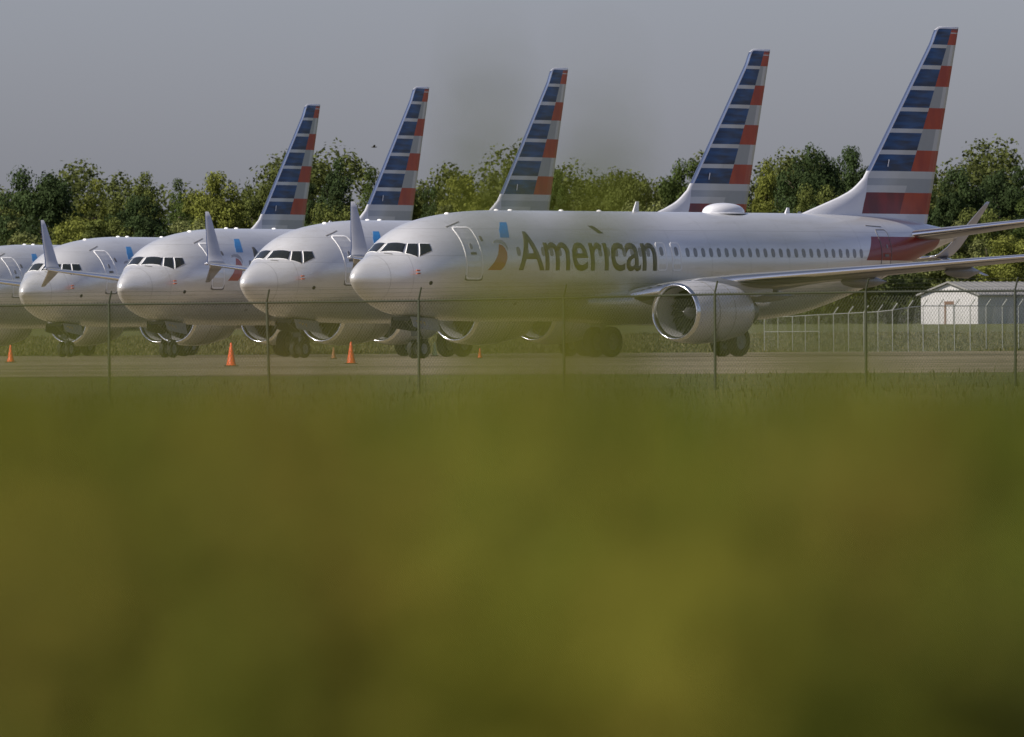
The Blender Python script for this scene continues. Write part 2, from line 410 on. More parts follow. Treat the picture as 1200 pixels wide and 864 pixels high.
# ------------------------------------------------------------------ the airliner
GRP = 'silver airliners parked in a staggered row on the apron'
DOORGREY = paint('gear_door_grey', (0.26, 0.25, 0.24), 0.5, var=.08)
def make_airliner():
    A = empty('airliner', category='airplane', group=GRP)
    # hull
    xs_ = np.concatenate([.12 + np.array([0, .01, .03, .07, .13, .2, .28, .4, .55, .68, .9, 1.18, 1.4, 1.63, 1.85, 2.1]), np.arange(2.5, 8.6, .3), np.arange(9.5, 25, 1.5), np.arange(25, 39.01, .5)])
    n = 96; V = []; F = []
    for x in xs_:
        P_ = surf(np.full(n, x), np.linspace(0, 2*math.pi, n, endpoint=False)); V += P_.tolist()
    for j in range(len(xs_) - 1):
        for i in range(n): F.append((j*n+i, (j+1)*n+i, (j+1)*n+(i+1) % n, j*n+(i+1) % n))
    F.append(tuple((len(xs_)-1)*n + i for i in range(n)))
    mesh_obj('fuselage', V, F, [SILVER, DARKMETAL], [0]*(len(F)-1) + [1], A, smooth=[True]*(len(F)-1) + [False])
    # cockpit panes (x, phi)
    def q(x, y): return (x, phi_y(x, y))
    def qz(x, z, s): return (x, float(phi_z(x, z, s)))
    for s in (-1, 1):
        def m(c):
            return [(x, (p if s < 0 else math.pi - p)) for x, p in c]
        wf = [q(1.72, -0.07), (2.15, phi_y(2.15, -0.80)), (2.46, phi_y(2.46, -0.70)), q(2.22, -0.05)]
        w1 = [(1.70, math.pi/2 + .07), (2.13, float(phi_z(2.13, 3.775, -1))), (2.44, float(phi_z(2.44, 4.075, -1))), (2.21, math.pi/2 + .045)]
        patch('windshield_pane', m(w1), GLASS, A, off=.012); patch('pane_frame', m(w1), TRIM, A, off=.006, grow=.04)
        w2 = [(2.19, float(phi_z(2.19, 3.75, -1))), (2.49, float(phi_z(2.49, 3.62, -1))), (2.77, float(phi_z(2.77, 4.09, -1))), (2.50, float(phi_z(2.50, 4.09, -1)))]
        patch('side_pane', m(w2), GLASS, A, off=.012); patch('pane_frame', m(w2), TRIM, A, off=.006, grow=.022)
        w3 = [(2.57, float(phi_z(2.57, 3.64, -1))), (3.12, float(phi_z(3.12, 3.84, -1))), (3.17, float(phi_z(3.17, 4.085, -1))), (2.83, float(phi_z(2.83, 4.09, -1)))]
        patch('side_pane', m(w3), GLASS, A, off=.012); patch('pane_frame', m(w3), TRIM, A, off=.006, grow=.022)
    # white window surround between the panes is the hull; add wipers
    w = MB(); w.tube(surf(1.66, math.pi/2 + .3, .02).tolist(), surf(1.80, math.pi/2 + .55, .03).tolist(), .012, n=5); w.build('wiper', [DARKTRIM], A)
    # doors
    def door(x0, x1, z0, z1, r, tw, trim, port_win=None, handle=True, nm='door'):
        o = rrect(x0, x1, z0, z1, r, 5); i = rrect(x0+tw, x1-tw, z0+tw, z1-tw, max(.02, r-tw), 5)
        d = conform(nm, [i], SILVER, A, off=.006, step=.2)
        conform('door_trim', ring(o, i), trim, d, off=.012, step=.16)
        if port_win:
            wx, wz, ww, wh = port_win; conform('door_window', [rrect(wx-ww/2, wx+ww/2, wz-wh/2, wz+wh/2, ww*.45, 3)], CABIN, d, off=.014, step=.2)
        if handle:
            conform('door_handle', [rrect((x0+x1)/2-.16, (x0+x1)/2+.16, (z0+z1)/2-.07, (z0+z1)/2+.02, .03, 2)], DARKTRIM, d, off=.016)
        return d
    door(4.64, 5.56, 2.83, 4.71, .16, .045, TRIM, (5.05, 4.0, .15, .2))
    conform('door_sill', [[(4.62, 2.98), (4.60, 2.80), (4.75, 2.765), (5.45, 2.765), (5.60, 2.80), (5.60, 2.98), (5.57, 2.98), (5.57, 2.86), (5.44, 2.81), (4.76, 2.81), (4.64, 2.86), (4.65, 2.98)]], DARKTRIM, A, off=.010)
    conform('door_gutter', [[(4.45, 4.70), (5.35, 4.90), (5.35, 4.88), (4.45, 4.675)]], DARKTRIM, A, off=.015)
    door(31.72, 32.55, 2.83, 4.75, .15, .035, DARKTRIM, (32.2, 4.1, .12, .16))
    conform('door_gutter', [[(31.3, 4.90), (32.4, 4.86), (32.4, 4.845), (31.3, 4.885)]], DARKTRIM, A, off=.015)
    for x0 in (16.45, 17.40):
        door(x0, x0 + .60, 3.15, 4.20, .14, .045, TRIM, (x0 + .30, 3.86, .22, .33), handle=False, nm='overwing_exit')
    # cabin windows (port side is the side in view)
    k = 0; x = 30.12
    while x > 7.7:
        if not (16.4 < x < 18.05) and abs(x-12.2) > .2:
            conform('cabin_window', [rrect(x-.12, x+.12, 3.655, 4.0, .115, 3)], CABIN, A, off=.004, step=.2)
        x -= .508
    # round sensors, probes
    conform('galley_window', [rrect(5.70, 5.86, 4.18, 4.38, .07, 3)], DARKTRIM, A, off=.006)
    conform('static_port', [rrect(2.85, 3.00, 2.62, 2.76, .07, 4)], SHADE, A, off=.006)
    conform('static_port', [rrect(8.1, 8.3, 1.9, 2.0, .04, 2)], DARKTRIM, A, off=.006)
    for z_ in (3.14, 3.03):
        pb = MB(); p0 = surf(2.35, float(phi_z(2.35, z_, -1)), 0.0); p1 = p0 + np.array([-.02, -.12, .0]); p2 = p1 + np.array([-.22, -.01, .0])
        pb.tube(p0.tolist(), p1.tolist(), .02, n=6, m=0); pb.tube(p1.tolist(), p2.tolist(), .024, n=6, m=1); pb.build('pitot_probe', [GEAR, COVER], A)
    # emblem
    conform('emblem_blade', [[(7.50, 4.88), (7.90, 4.88), (7.62, 4.6), (7.46, 4.32), (6.92, 4.32), (7.10, 4.6)]], BLUE1, A, off=.005)
    conform('emblem_tail', [[(6.68, 4.08), (6.50, 3.72), (6.25, 3.45), (5.85, 3.15), (6.64, 3.15), (6.86, 3.3), (7.02, 3.55), (7.06, 3.78), (6.98, 3.95), (6.86, 4.05)]], ORANGE, A, off=.005)
    conform('emblem_head', [[(6.36, 4.10), (6.42, 4.20), (6.66, 4.25), (6.95, 4.24), (7.12, 4.12), (7.16, 3.95), (7.10, 3.84), (7.05, 3.98), (6.92, 4.08), (6.74, 4.12), (6.62, 4.15)]], EAGLE, A, off=.007)
    # lettering
    cu = bpy.data.curves.new('lettering', 'FONT'); cu.body = 'Amer\u0131can'; cu.size = 1.0; cu.offset = 0.010; cu.resolution_u = 4; cu.space_character = 0.98
    to = bpy.data.objects.new('tmp', cu); C.objects.link(to)
    bpy.context.view_layer.update()
    me = bpy.data.meshes.new_from_object(to.evaluated_get(bpy.context.evaluated_depsgraph_get()))
    bm = bmesh.new(); bm.from_mesh(me)
    bpy.data.objects.remove(to); bpy.data.meshes.remove(me)
    bmesh.ops.remove_doubles(bm, verts=bm.verts[:], dist=1e-4)
    bx = [v.co.x for v in bm.verts]; by = [v.co.y for v in bm.verts]
    x0, x1, y1 = min(bx), max(bx), max(by)
    for v in bm.verts:
        zz = v.co.y / y1
        # taller lower case, as in the livery
        v.co = Vector((7.72 + (v.co.x - x0) / (x1 - x0) * (16.40 - 7.72), 0, 3.17 + zz * 1.38 * (1.0 if v.co.x < x0 + (x1-x0)*.14 else 1.08)))
    vs = [bm.verts.new((a, 0, b)) for a, b in ((12.78, 4.78), (13.10, 4.78), (13.48, 4.50), (13.14, 4.50))]; bm.faces.new(vs)
    zz = 3.2
    while zz < 4.8:
        bmesh.ops.bisect_plane(bm, geom=bm.verts[:] + bm.edges[:] + bm.faces[:], plane_co=(0, 0, zz), plane_no=(0, 0, 1)); zz += .15
    _hull('lettering', bm, LETTER, A, .006, -1)
    # crown: antennas, small plain bumps, satellite dome
    def blade(x, h, c, sw, y=0.0):
        b = MB(); zt = float(sec(x)[0]) - .03
        V = [(x, y-.03, zt), (x+c, y-.03, zt), (x+c, y+.03, zt), (x, y+.03, zt), (x+sw, y-.012, zt+h), (x+sw+c*.45, y-.012, zt+h), (x+sw+c*.45, y+.012, zt+h), (x+sw, y+.012, zt+h)]
        b.add(V, [(0, 1, 5, 4), (2, 3, 7, 6), (4, 5, 6, 7), (0, 4, 7, 3), (1, 2, 6, 5)]); b.build('blade_antenna', [WHITE], A)
    blade(17.55, .40, .36, .22); blade(27.5, .24, .30, .16)
    for x in (5.9, 8.95, 9.8, 13.0, 15.4):
        b = MB(); zt = float(sec(x)[0]); b.lathe([(0, .10), (.03, .09), (.055, .05), (.06, 0)], 'z', (x, 0, zt - .01), 10); b.build('crown_bump', [TRIM], A)
    # dome
    V = []; F = []; nu, nv = 24, 18
    for j in range(nv + 1):
        a = j / nv
        for i in range(nu):
            t = 2*math.pi*i/nu; r = math.cos(a*math.pi/2)**.9
            V.append((23.45 + 1.18*r*math.cos(t), .52*r*math.sin(t), 5.30 + .40*math.sin(a*math.pi/2)**.8 * (1 if True else 0)))
    for j in range(nv):
        for i in range(nu): F.append((j*nu+i, j*nu+(i+1) % nu, (j+1)*nu+(i+1) % nu, (j+1)*nu+i))
    mesh_obj('satellite_dome', V, F, WHITE, parent=A, smooth=True)
    V = [(24.1, 0, 5.36)]; d = MB()
    d.lathe([(0, .62), (.03, .60), (.04, .5)], 'z', (23.45, 0, 5.30), 24); dm = d.build('dome_skirt', [WHITE], A); dm.scale = (2.0, 1.0, 1.0); dm.location = (-23.45, 0, 0)
    # wing root fairing
    V = []; F = []; nu = 24; st = [(12.6, .25), (13.4, .62), (14.6, .9), (16.5, 1.0), (19.5, 1.0), (21.8, .9), (23.2, .62), (24.4, .2)]
    for x, k in st:
        for i in range(nu):
            t = 2*math.pi*i/nu; V.append((x, (1.3 + .78*k)*math.cos(t), 1.98 + (.35 + .45*k)*math.sin(t)))
    for j in range(len(st)-1):
        for i in range(nu): F.append((j*nu+i, (j+1)*nu+i, (j+1)*nu+(i+1) % nu, j*nu+(i+1) % nu))
    F += [tuple(range(nu)), tuple((len(st)-1)*nu+i for i in range(nu))]
    mesh_obj('wing_root_fairing', V, F, SILVER, parent=A, smooth=[True]*(len(F)-2)+[False]*2)
    for s in (-1, 1):
        # wings: s=-1 port
        rows = [(1.2, 14.35, 7.4, .14, 2.02), (1.9, 14.75, 7.0, .14, 2.22), (3.4, 15.80, 5.9, .13, 2.56), (5.0, 16.85, 4.95, .125, 2.78), (5.9, 17.35, 4.45, .12, 2.87), (9.0, 18.97, 3.50, .115, 3.13), (13.0, 21.05, 2.45, .11, 3.47), (16.6, 22.94, 1.52, .11, 3.77), (17.07, 23.18, 1.40, .11, 3.82)]
        wg = loft('wing', [((x, s*y, z), c, th, (0, 0, 1), .03) for y, x, c, th, z in rows], [WINGGREY, METAL], A, le_frac=.075)
        # winglet blades
        up = (0, -s*.9, .45)
        rU = [(17.07, 23.18, 1.40, 3.82, .10), (17.22, 23.42, 1.22, 3.93, .09), (17.42, 23.75, 1.05, 4.20, .085), (17.80, 24.25, .82, 4.85, .08), (18.30, 24.95, .42, 5.75, .08), (18.42, 25.12, .26, 5.97, .08)]
        U = loft('winglet', [((x, s*y, z), c, th, up, 0) for y, x, c, z, th in rU], [WINGLET, METAL], wg, le_frac=.04)
        rL = [(17.05, 23.40, 1.05, 3.80, .10), (17.45, 23.95, .85, 3.60, .085), (18.38, 25.05, .32, 3.08, .08)]
        loft('winglet_lower_blade', [((x, s*y, z), c, th, (0, s*.5, .87), 0) for y, x, c, z, th in rL], [WINGLET, METAL], wg, le_frac=.04)
        tl = MB(); tl.lathe([(0, 0), (.04, .035), (.15, .05), (.5, .045), (.6, 0)], 'x', (23.05, s*17.07, 3.82), 10); tl.build('wingtip_light', [WHITE], wg)
        # flap track fairings
        for y, xs0, L, z in ((3.6, 19.2, 3.6, 2.22), (7.6, 19.9, 3.1, 2.72), (11.2, 21.3, 2.5, 3.06)):
            f = MB(); f.lathe([(0, 0), (.25, .12), (.8, .2), (1.6, .22), (L*.75, .15), (L, 0)], 'x', (0, 0, 0), 12)
            fo = f.build('flap_fairing', [WINGGREY], wg); fo.location = (xs0, s*y, z); fo.scale = (1, .8, 1.15)
        # engine
        ex, ey, ez = 13.11, 4.91, 1.62
        E = empty('engine'); E.parent = A; E.location = (ex, s*ey, ez)
        nac = MB(); nac.lathe([(.16, 1.055), (.45, 1.10), (.9, 1.135), (1.6, 1.15), (2.3, 1.12), (3.0, 1.04), (3.55, .95), (3.85, .90), (3.83, .86), (3.2, .88), (2.4, .86)], 'x', n=56)
        nac.build('nacelle', [NACELLE], E)
        sm_ = MB(); sm_.lathe([(1.28, 1.146), (1.28, 1.152), (1.31, 1.152), (1.31, 1.146)], 'x', n=56); sm_.lathe([(2.32, 1.118), (2.32, 1.124), (2.35, 1.122), (2.35, 1.116)], 'x', n=56); sm_.build('cowl_seam', [DARKTRIM], E)
        lip = MB(); lip.lathe([(.16, 1.055), (.09, 1.035), (.035, 1.015), (0, .985), (.01, .955), (.05, .93), (.12, .905), (.22, .89)], 'x', n=56); lip.build('inlet_lip', [METAL], E)
        inl = MB(); inl.lathe([(.22, .89), (.4, .875), (.7, .88), (1.1, .90), (1.25, .90)], 'x', n=56); inl.build('inlet_duct', [INLET], E)
        fan = MB()
        for b in range(18):
            t = 2*math.pi*b/18; V = []
            for r, tw, ch in ((.26, .25, .16), (.55, .55, .19), (.89, .95, .24)):
                for sg in (-1, 1):
                    dx = sg*ch*math.cos(tw)*.6; dt = sg*ch*math.sin(tw)*.5/r*1.0
                    V.append((1.12+dx, r*math.cos(t+dt), r*math.sin(t+dt)))
            fan.add(V, [(0, 1, 3, 2), (2, 3, 5, 4)], 0, True)
        fan.lathe([(1.32, .9), (1.32, .02)], 'x', n=32); fan.build('fan', [FANMAT], E)
        spn = MB(); spn.lathe([(.62, 0), (.66, .05), (.8, .14), (1.0, .24), (1.15, .27)], 'x', n=20); spn.build('spinner', [DARKMETAL], E)
        spi = MB(); spi.tube((.66, .05, .03), (.72, .10, .02), .018, n=5); spi.build('spinner_mark', [TRIM], E)
        core = MB(); core.lathe([(2.6, .70), (3.6, .66), (4.3, .55), (4.85, .42), (4.84, .38), (4.3, .4)], 'x', n=32); core.lathe([(4.3, .3), (4.9, .22), (5.4, .04), (5.45, 0)], 'x', n=20); core.build('exhaust', [DARKMETAL], E)
        # pylon
        py = []; 
        for xx, zb_, zt_, hw in ((.9, 1.02, 1.10, .04), (1.6, .98, 1.22, .14), (2.6, .85, 1.25, .2), (3.8, .65, 1.12, .22), (5.0, .55, .95, .18), (6.3, .72, .85, .05)):
            py += [(xx, -hw, zb_), (xx, hw, zb_), (xx, hw*.8, zt_), (xx, -hw*.8, zt_)]
        Fp = []
        for j in range(5):
            for i in range(4): Fp.append((j*4+i, (j+1)*4+i, (j+1)*4+(i+1) % 4, j*4+(i+1) % 4))
        Fp += [(0, 1, 2, 3), (20, 23, 22, 21)]
        mesh_obj('pylon', py, Fp, NACELLE, parent=E)
        # strake / marks on nacelle side
        # main gear
        G = empty('main_gear'); G.parent = A; G.location = (19.68, s*2.86, 0)
        st_ = MB(); st_.tube((0, 0, .565), (0, 0, 1.35), .085, n=12); st_.tube((0, 0, 1.3), (-.08, 0, 2.35), .13, n=12); st_.tube((0, -.5, .565), (0, .5, .565), .07, n=10); st_.build('strut', [GEAR], G)
        br = MB(); br.tube((0, 0, 1.2), (0, -s*1.25, 2.0), .055, n=8); br.tube((.05, 0, .75), (.3, 0, 1.05), .035, n=6); br.tube((.3, 0, 1.05), (.07, 0, 1.4), .035, n=6); br.build('brace', [GEAR], G)
        gd = MB(); gd.box(-.35, .38, s*.24-.015+s*.1, s*.24+.015+s*.1, 1.15, 2.1); gd.build('gear_door', [WHITE], G)
        for yy in (-.36, .36):
            wheel(G, yy, .565, .39, 0.0)
        # stabilizer
        rows = [(.3, 34.15, 4.4, .11, 4.48), (1.0, 34.55, 3.95, .11, 4.56), (4.0, 36.25, 2.70, .10, 4.95), (7.05, 38.0, 1.42, .09, 5.36), (7.18, 38.2, 1.15, .07, 5.38)]
        loft('stabilizer', [((x, s*y, z), c, th) for y, x, c, th, z in rows], [WINGGREY, METAL], A, le_frac=.06)
    # nose gear
    G = empty('nose_gear'); G.parent = A; G.location = (4.13, 0, 0)
    st_ = MB(); st_.tube((0, 0, .345), (-.02, 0, .95), .05, n=10); st_.tube((-.02, 0, .9), (-.1, 0, 1.65), .08, n=12); st_.tube((0, -.3, .345), (0, .3, .345), .04, n=8); st_.build('strut', [GEAR], G)
    br = MB(); br.tube((-.04, 0, 1.0), (-.95, 0, 1.45), .05, n=8); br.tube((.08, 0, .55), (.22, 0, .75), .025, n=6); br.tube((.22, 0, .75), (.06, 0, .98), .025, n=6)
    br.box(-.22, -.08, -.16, .16, .80, .98); br.build('brace', [DARKMETAL], G)
    bay = MB(); bay.box(-1.05, .55, -.36, .36, 1.36, 1.5); bay.build('gear_bay', [SHADE], G)  # dark slab for the bay opening, its shade put into the colour
    for s in (-1, 1):
        d = MB(); V = [(-1.05, s*.40, 1.50), (.62, s*.40, 1.42), (.60, s*.52, .95), (-.5, s*.52, 1.06), (-.98, s*.5, 1.14)]
        V2 = [(a, b + s*.03, c) for a, b, c in V]
        d.add(V + V2, [(0, 1, 2, 3, 4), (9, 8, 7, 6, 5)] + [(i, (i+1) % 5, 5+(i+1) % 5, 5+i) for i in range(5)]); D = d.build('gear_door', [DOORGREY if s < 0 else SHADE], G)  # starboard door coloured dark for the shade on its inner face
        if s < 0:
            t = MB()
            for (a, b, c_, e) in ((-.80, 1.36, .05, .14), (-.80, 1.36, .16, .03), (-.80, 1.25, .14, .03), (-.58, 1.34, .05, .13), (-.58, 1.34, .14, .03), (-.50, 1.27, .05, .12), (-.36, 1.31, .12, .03), (-.30, 1.31, .04, .12)):
                yk = lambda z_: -(.40 + (1.48 - z_) / .46 * .11) - .036
                t.add([(a, yk(b), b), (a + c_, yk(b), b), (a + c_, yk(b-e), b-e), (a, yk(b-e), b-e), (a, yk(b)-.004, b), (a+c_, yk(b)-.004, b), (a+c_, yk(b-e)-.004, b-e), (a, yk(b-e)-.004, b-e)], [(0, 1, 2, 3), (7, 6, 5, 4), (0, 4, 5, 1), (1, 5, 6, 2), (2, 6, 7, 3), (3, 7, 4, 0)])
            t.build('stencil', [YEL], D, kind='stuff')
        wheel(G, s*.19, .345, .20, 0.0)
    make_fin(A)
    return A

def wheel(G, y, r, wd, x):
    T = MB(); h = wd/2
    prof = [(-h*.55, r*.55), (-h*.9, r*.62), (-h, r*.80), (-h*.85, r*.95), (-h*.5, r), (-h*.25, r), (-h*.22, r*.975), (-h*.18, r), (h*.18, r), (h*.22, r*.975), (h*.25, r), (h*.5, r), (h*.85, r*.95), (h, r*.80), (h*.9, r*.62), (h*.55, r*.55)]
    T.lathe(prof, 'y', (x, y, r), 32); t = T.build('wheel', [TYRE], G)
    H = MB(); H.lathe([(-h*.6, r*.56), (-h*.75, r*.5), (-h*.4, r*.42), (-h*.3, r*.2), (-h*.6, r*.16), (-h*.65, 0)], 'y', (x, y, r), 24)
    H.lathe([(h*.6, r*.56), (h*.75, r*.5), (h*.4, r*.42), (h*.3, r*.2), (h*.6, r*.16), (h*.65, 0)], 'y', (x, y, r), 24); H.build('hub', [GEAR], t)

def make_fin(A):
    LEp = [(5.05, 27.4), (5.38, 28.8), (5.62, 29.75), (5.95, 31.05), (6.15, 31.72), (6.34, 32.18), (6.69, 32.78), (7.28, 33.32), (11.92, 37.42), (12.25, 37.62), (12.42, 37.75), (12.52, 37.98), (12.55, 38.12)]
    le = lambda z: float(np.interp(z, [p[0] for p in LEp], [p[1] for p in LEp]))
    te = lambda z: 39.42 - .305 * (12.5 - z)
    split = lambda z: 38.6 - .549 * (11.9 - z)
    hinge = lambda z: te(z) - .35 - .03 * (12.5 - z)
    redl = lambda z: 32.3 + (z - 5.35) * .51
    zs = sorted(set([5.0, 5.2, 5.345, 5.36, 5.6, 5.75, 5.95, 6.17, 6.3, 6.44, 6.71, 6.85, 6.985, 7.15, 7.30, 7.62, 7.79, 8.45, 8.61, 9.27, 9.42, 10.09, 10.24, 10.90, 11.05, 11.72, 11.85, 12.0, 12.15, 12.29, 12.33, 12.41, 12.47, 12.52, 12.55]))
    mats = [WHITE, F_BLUE, F_RED, F_RED2, F_RED3, F_LIGHT, F_GREY, F_DGREY, METAL, SILVER]
    V = []; grid = []
    for z in zs:
        L, T = le(z), te(z); c = T - L
        a = min(L + .13, T - .02)
        m1 = max(a + .02, redl(z)) if z < 7.1 else a + .03
        if z >= 6.985: m1 = a + .05
        m2 = min(max(split(z), m1 + .03), T - .1); m3 = min(max(hinge(z), m2 + .02), T - .03)
        cols = [L, lerp(L, a, .15), lerp(L, a, .5), a]
        cols += [lerp(a, m1, .5), m1] + [lerp(m1, m2, k/4) for k in (1, 2, 3)] + [m2, lerp(m2, m3, .5), m3, lerp(m3, T, .5), T]
        row = []
        thk = lerp(.24, .08, max(0, min(1, (z - 5.2) / 7.2))) * (1 if z < 12.4 else math.sqrt(max(0.02, (12.56 - z) / .16)))
        for x in cols:
            t = (x - max(L, T - max(4.2, 0))) / (T - max(L, T - 4.6)) if z < 7 else (x - L) / c
            t2 = (x - L) / c
            h = thk * min(1, math.sqrt(max(0, t2) * 4)) * (1 - max(0, t2 - .3) / .7 * .94) if z >= 7 else thk * min(1, math.sqrt(max(0, (x - L)) * .9)) * (1 - max(0, (x - T + 3.2)) / 3.2 * .92)
            if z < 5.8: h *= 1 + (5.8 - z) * .35 * (1 - max(0, (x - T + 2.5)) / 2.5)
            row.append((x, h))
        grid.append(row)
    n = len(grid[0]); F = []; M = []
    for side in (-1, 1):
        for j, row in enumerate(grid):
            for x, h in row: V.append((x, side*h, zs[j]))
    def mat(zm, i):
        # i: column interval
        left = 5 <= i <= 8; mid = i in (9, 10); right = i >= 11
        if i <= 2: return 8 if 7.0 < zm < 12.4 else 0
        if zm > 12.47: return 0
        if zm < 5.36: return 0
        if zm < 6.17: return 3 if left else (2 if i in (9, 10, 11, 12) else 0)
        if zm < 6.985:
            if i <= 4: return 0
            if zm > 6.71: return 5
            if zm > 6.44: return 6
            return 5 if i <= 8 else 6
        if i >= 9:
            if zm > 12.41: return 3
            if zm > 12.33: return 2
            if zm > 12.29: return 5
            if zm > 11.85: return 2
            bounds = [11.85, 11.05, 10.24, 9.42, 8.61, 7.79, 6.985]
            for k in range(6):
                if bounds[k+1] < zm <= bounds[k]:
                    if k % 2 == 0: return (6 if zm - bounds[k+1] > .18 else 5) if i < 11 else (5 if zm - bounds[k+1] > .18 else 6)
                    return (2 if i < 11 or k < 5 else 4)
        if i in (3, 4): return 0 if i == 3 else 1 if 0 else (0)
        for a, b in ((12.47, 11.85), (11.72, 11.05), (10.90, 10.24), (10.09, 9.42), (9.27, 8.61), (8.45, 7.79), (7.63, 6.985)):
            if b < zm < a: return 1
        return 5
    N = n * len(grid)
    for si in (0, 1):
        for j in range(len(grid) - 1):
            zm = (zs[j] + zs[j+1]) / 2
            for i in range(n - 1):
                b = si*N; f = (b+j*n+i, b+j*n+i+1, b+(j+1)*n+i+1, b+(j+1)*n+i)
                F.append(f if si == 0 else f[::-1]); M.append(mat(zm, i))
    for j in range(len(grid) - 1):
        F.append((j*n+n-1, N+j*n+n-1, N+(j+1)*n+n-1, (j+1)*n+n-1)); M.append(0)
    j = len(grid) - 1
    for i in range(n - 1): F.append((j*n+i, j*n+i+1, N+j*n+i+1, N+j*n+i)); M.append(0)
    fin = mesh_obj('tail_fin', V, F, mats, M, A, smooth=[True] * (2*(len(grid)-1)*(n-1)) + [False] * (len(grid)-1 + n-1))
    # small static dischargers / logo light
    b = MB(); b.tube((34.2, -.2, 7.15), (34.28, -.2, 7.42), .02, n=5); b.build('fin_probe', [TRIM], fin)

LABELS = ['nearest silver airliner with its full name lettering and long window row in view',
          'second silver airliner, its nose showing just left of the nearest airliner nose',
          'third silver airliner, cockpit between a raised winglet and the second airliner nose',
          'fourth silver airliner, its cockpit windows crossed by an upright winglet',
          'fifth and farthest silver airliner, only hull side and door in view at left']
PL = [(-5.7407, 399.097, 54.476), (-10.3576, 429.657, 57.748), (-16.026, 458.496, 61.929), (-21.521, 492.883, 63.313), (-27.289, 529.823, 63.276)]
proto = make_airliner()
for i, (x, y, t) in enumerate(PL):
    a = proto if i == 0 else copy_tree(proto)
    a.location = (x, y, 0.006); a.rotation_euler = (0, 0, R(t)); a['label'] = LABELS[i]

# ------------------------------------------------------------------ cones, chocks
CONE = paint('cone_orange', (0.75, 0.10, 0.02), 0.5, var=.05); CONEF = paint('cone_faded', (0.45, 0.55, 0.28), 0.6, var=.1); CONED = paint('cone_dull', (0.32, 0.13, 0.05), 0.6, var=.1)
CBASE = paint('cone_base_rubber', (0.05, 0.035, 0.03), 0.8)
def px(x, d): return (x - 600) * d / 13188.4
def cone(u, d, h, mat, lab):
    t = empty('traffic_cone', (px(u, d), d, tz(d) + .007), label=lab, category='traffic cone', group='traffic cones on the apron')
    b = MB(); b.lathe([(.03, h*.235), (.05, h*.2), (h*.5, h*.125), (h*.97, h*.045), (h, h*.03), (h, 0)], 'z', n=18); b.build('cone_body', [mat], t)
    b = MB(); s = h*.30; b.box(-s, s, -s, s, 0.0, .03); b.build('cone_base', [CBASE], t)
cone(271, 325, .68, CONE, 'bright orange traffic cone beside the dark wheels below the third airliner')
cone(411.5, 340, .67, CONE, 'orange traffic cone standing between two engines near the second airliner nose')
cone(12.5, 372, .58, CONE, 'orange traffic cone at the far left, veiled by blurred grass')
cone(562.5, 396, .36, CONE, 'tiny orange cone under the nearest airliner belly beside the right engine')
cone(391, 402, .42, CONED, 'small dull brown cone on the far edge of the apron grass')
cone(509.5, 470, .58, CONEF, 'pale faded green cone just right of the nose wheel of the nearest airliner')

# ------------------------------------------------------------------ near chain link fence
GALV = paint('galvanised_steel', (0.055, 0.06, 0.045), 0.6, metal=.4, var=.1)
WIRE = paint('fence_wire', (0.085, 0.088, 0.07), 0.6, metal=.3, var=.1)
FD = 228.0
pu = [-48, 128, 313, 491, 661, 838, 1015, 1190, 1366]
prz = [1.37, 1.392, 1.41, 1.435, 1.478, 1.532, 1.565, 1.575, 1.58]
pX = [px(u, FD) for u in pu]
base_z = lambda x: tz(FD) + .009 * max(-20, min(20, x))
fence = empty('chain_link_fence', (0, 0, 0), label='near chain link fence with thin grey posts in front of the airliners', category='fence')
for i, x in enumerate(pX):
    b = MB(); lean = 0.045 if i == 2 else 0.0
    b.tube((x + lean, FD, base_z(x) - .05), (x, FD, prz[i] + .02), .028, n=10)
    b.tube((x, FD, prz[i] + .02), (x + .055, FD - .10, prz[i] + .27), .018, n=6); b.build('post', [GALV], fence)
for i in range(len(pX) - 1):
    xa, xb, za, zb = pX[i], pX[i+1], prz[i], prz[i+1]
    b = MB(); b.tube((xa, FD, za), (xb, FD, zb), .021, n=8); b.build('top_rail', [GALV], fence)
    b = MB()
    for k, hh in enumerate((.09, .17, .25)): b.tube((xa + .02*k, FD - .04*k, za + hh), (xb + .02*k, FD - .04*k, zb + hh), .0025, n=3, caps=False)
    b.build('barbed_wire', [WIRE], fence)
    b = MB(); p = .061; w = .0034; 
    z0f = lambda x: base_z(x) + .03; z1f = lambda x: lerp(za, zb, (x - xa) / (xb - xa)) + .03
    for dr in (1, -1):
        H = 1.95; k = xa - H*.62
        while k < xb + H*.62:
            # line: x = k + dr*.6*(z - zmid)
            sl = .62 * dr; zc_ = (za + base_z(xa)) / 2
            zlo, zhi = z0f(min(max(k, xa), xb)), z1f(min(max(k, xa), xb))
            # clip to bay
            cand = [zlo, zhi]
            zA = zc_ + (xa - k) / sl; zB = zc_ + (xb - k) / sl
            lo = max(zlo, min(zA, zB)); hi = min(zhi, max(zA, zB))
            if hi - lo > .02:
                b.tube((k + sl*(lo - zc_), FD + .03 + dr*.002, lo), (k + sl*(hi - zc_), FD + .03 + dr*.002, hi), w * (1.0 if dr > 0 else .72), n=3, caps=False, sm=False)
            k += p
    k = xa
    while k < xb:
        z = lerp(za, zb, (k - xa)/(xb - xa)); b.tube((k, FD + .028, z - .01), (k + .012, FD - .01, z + .045), .006, n=4, sm=False); k += p
    b.build('chain_link', [WIRE], fence, kind='stuff')

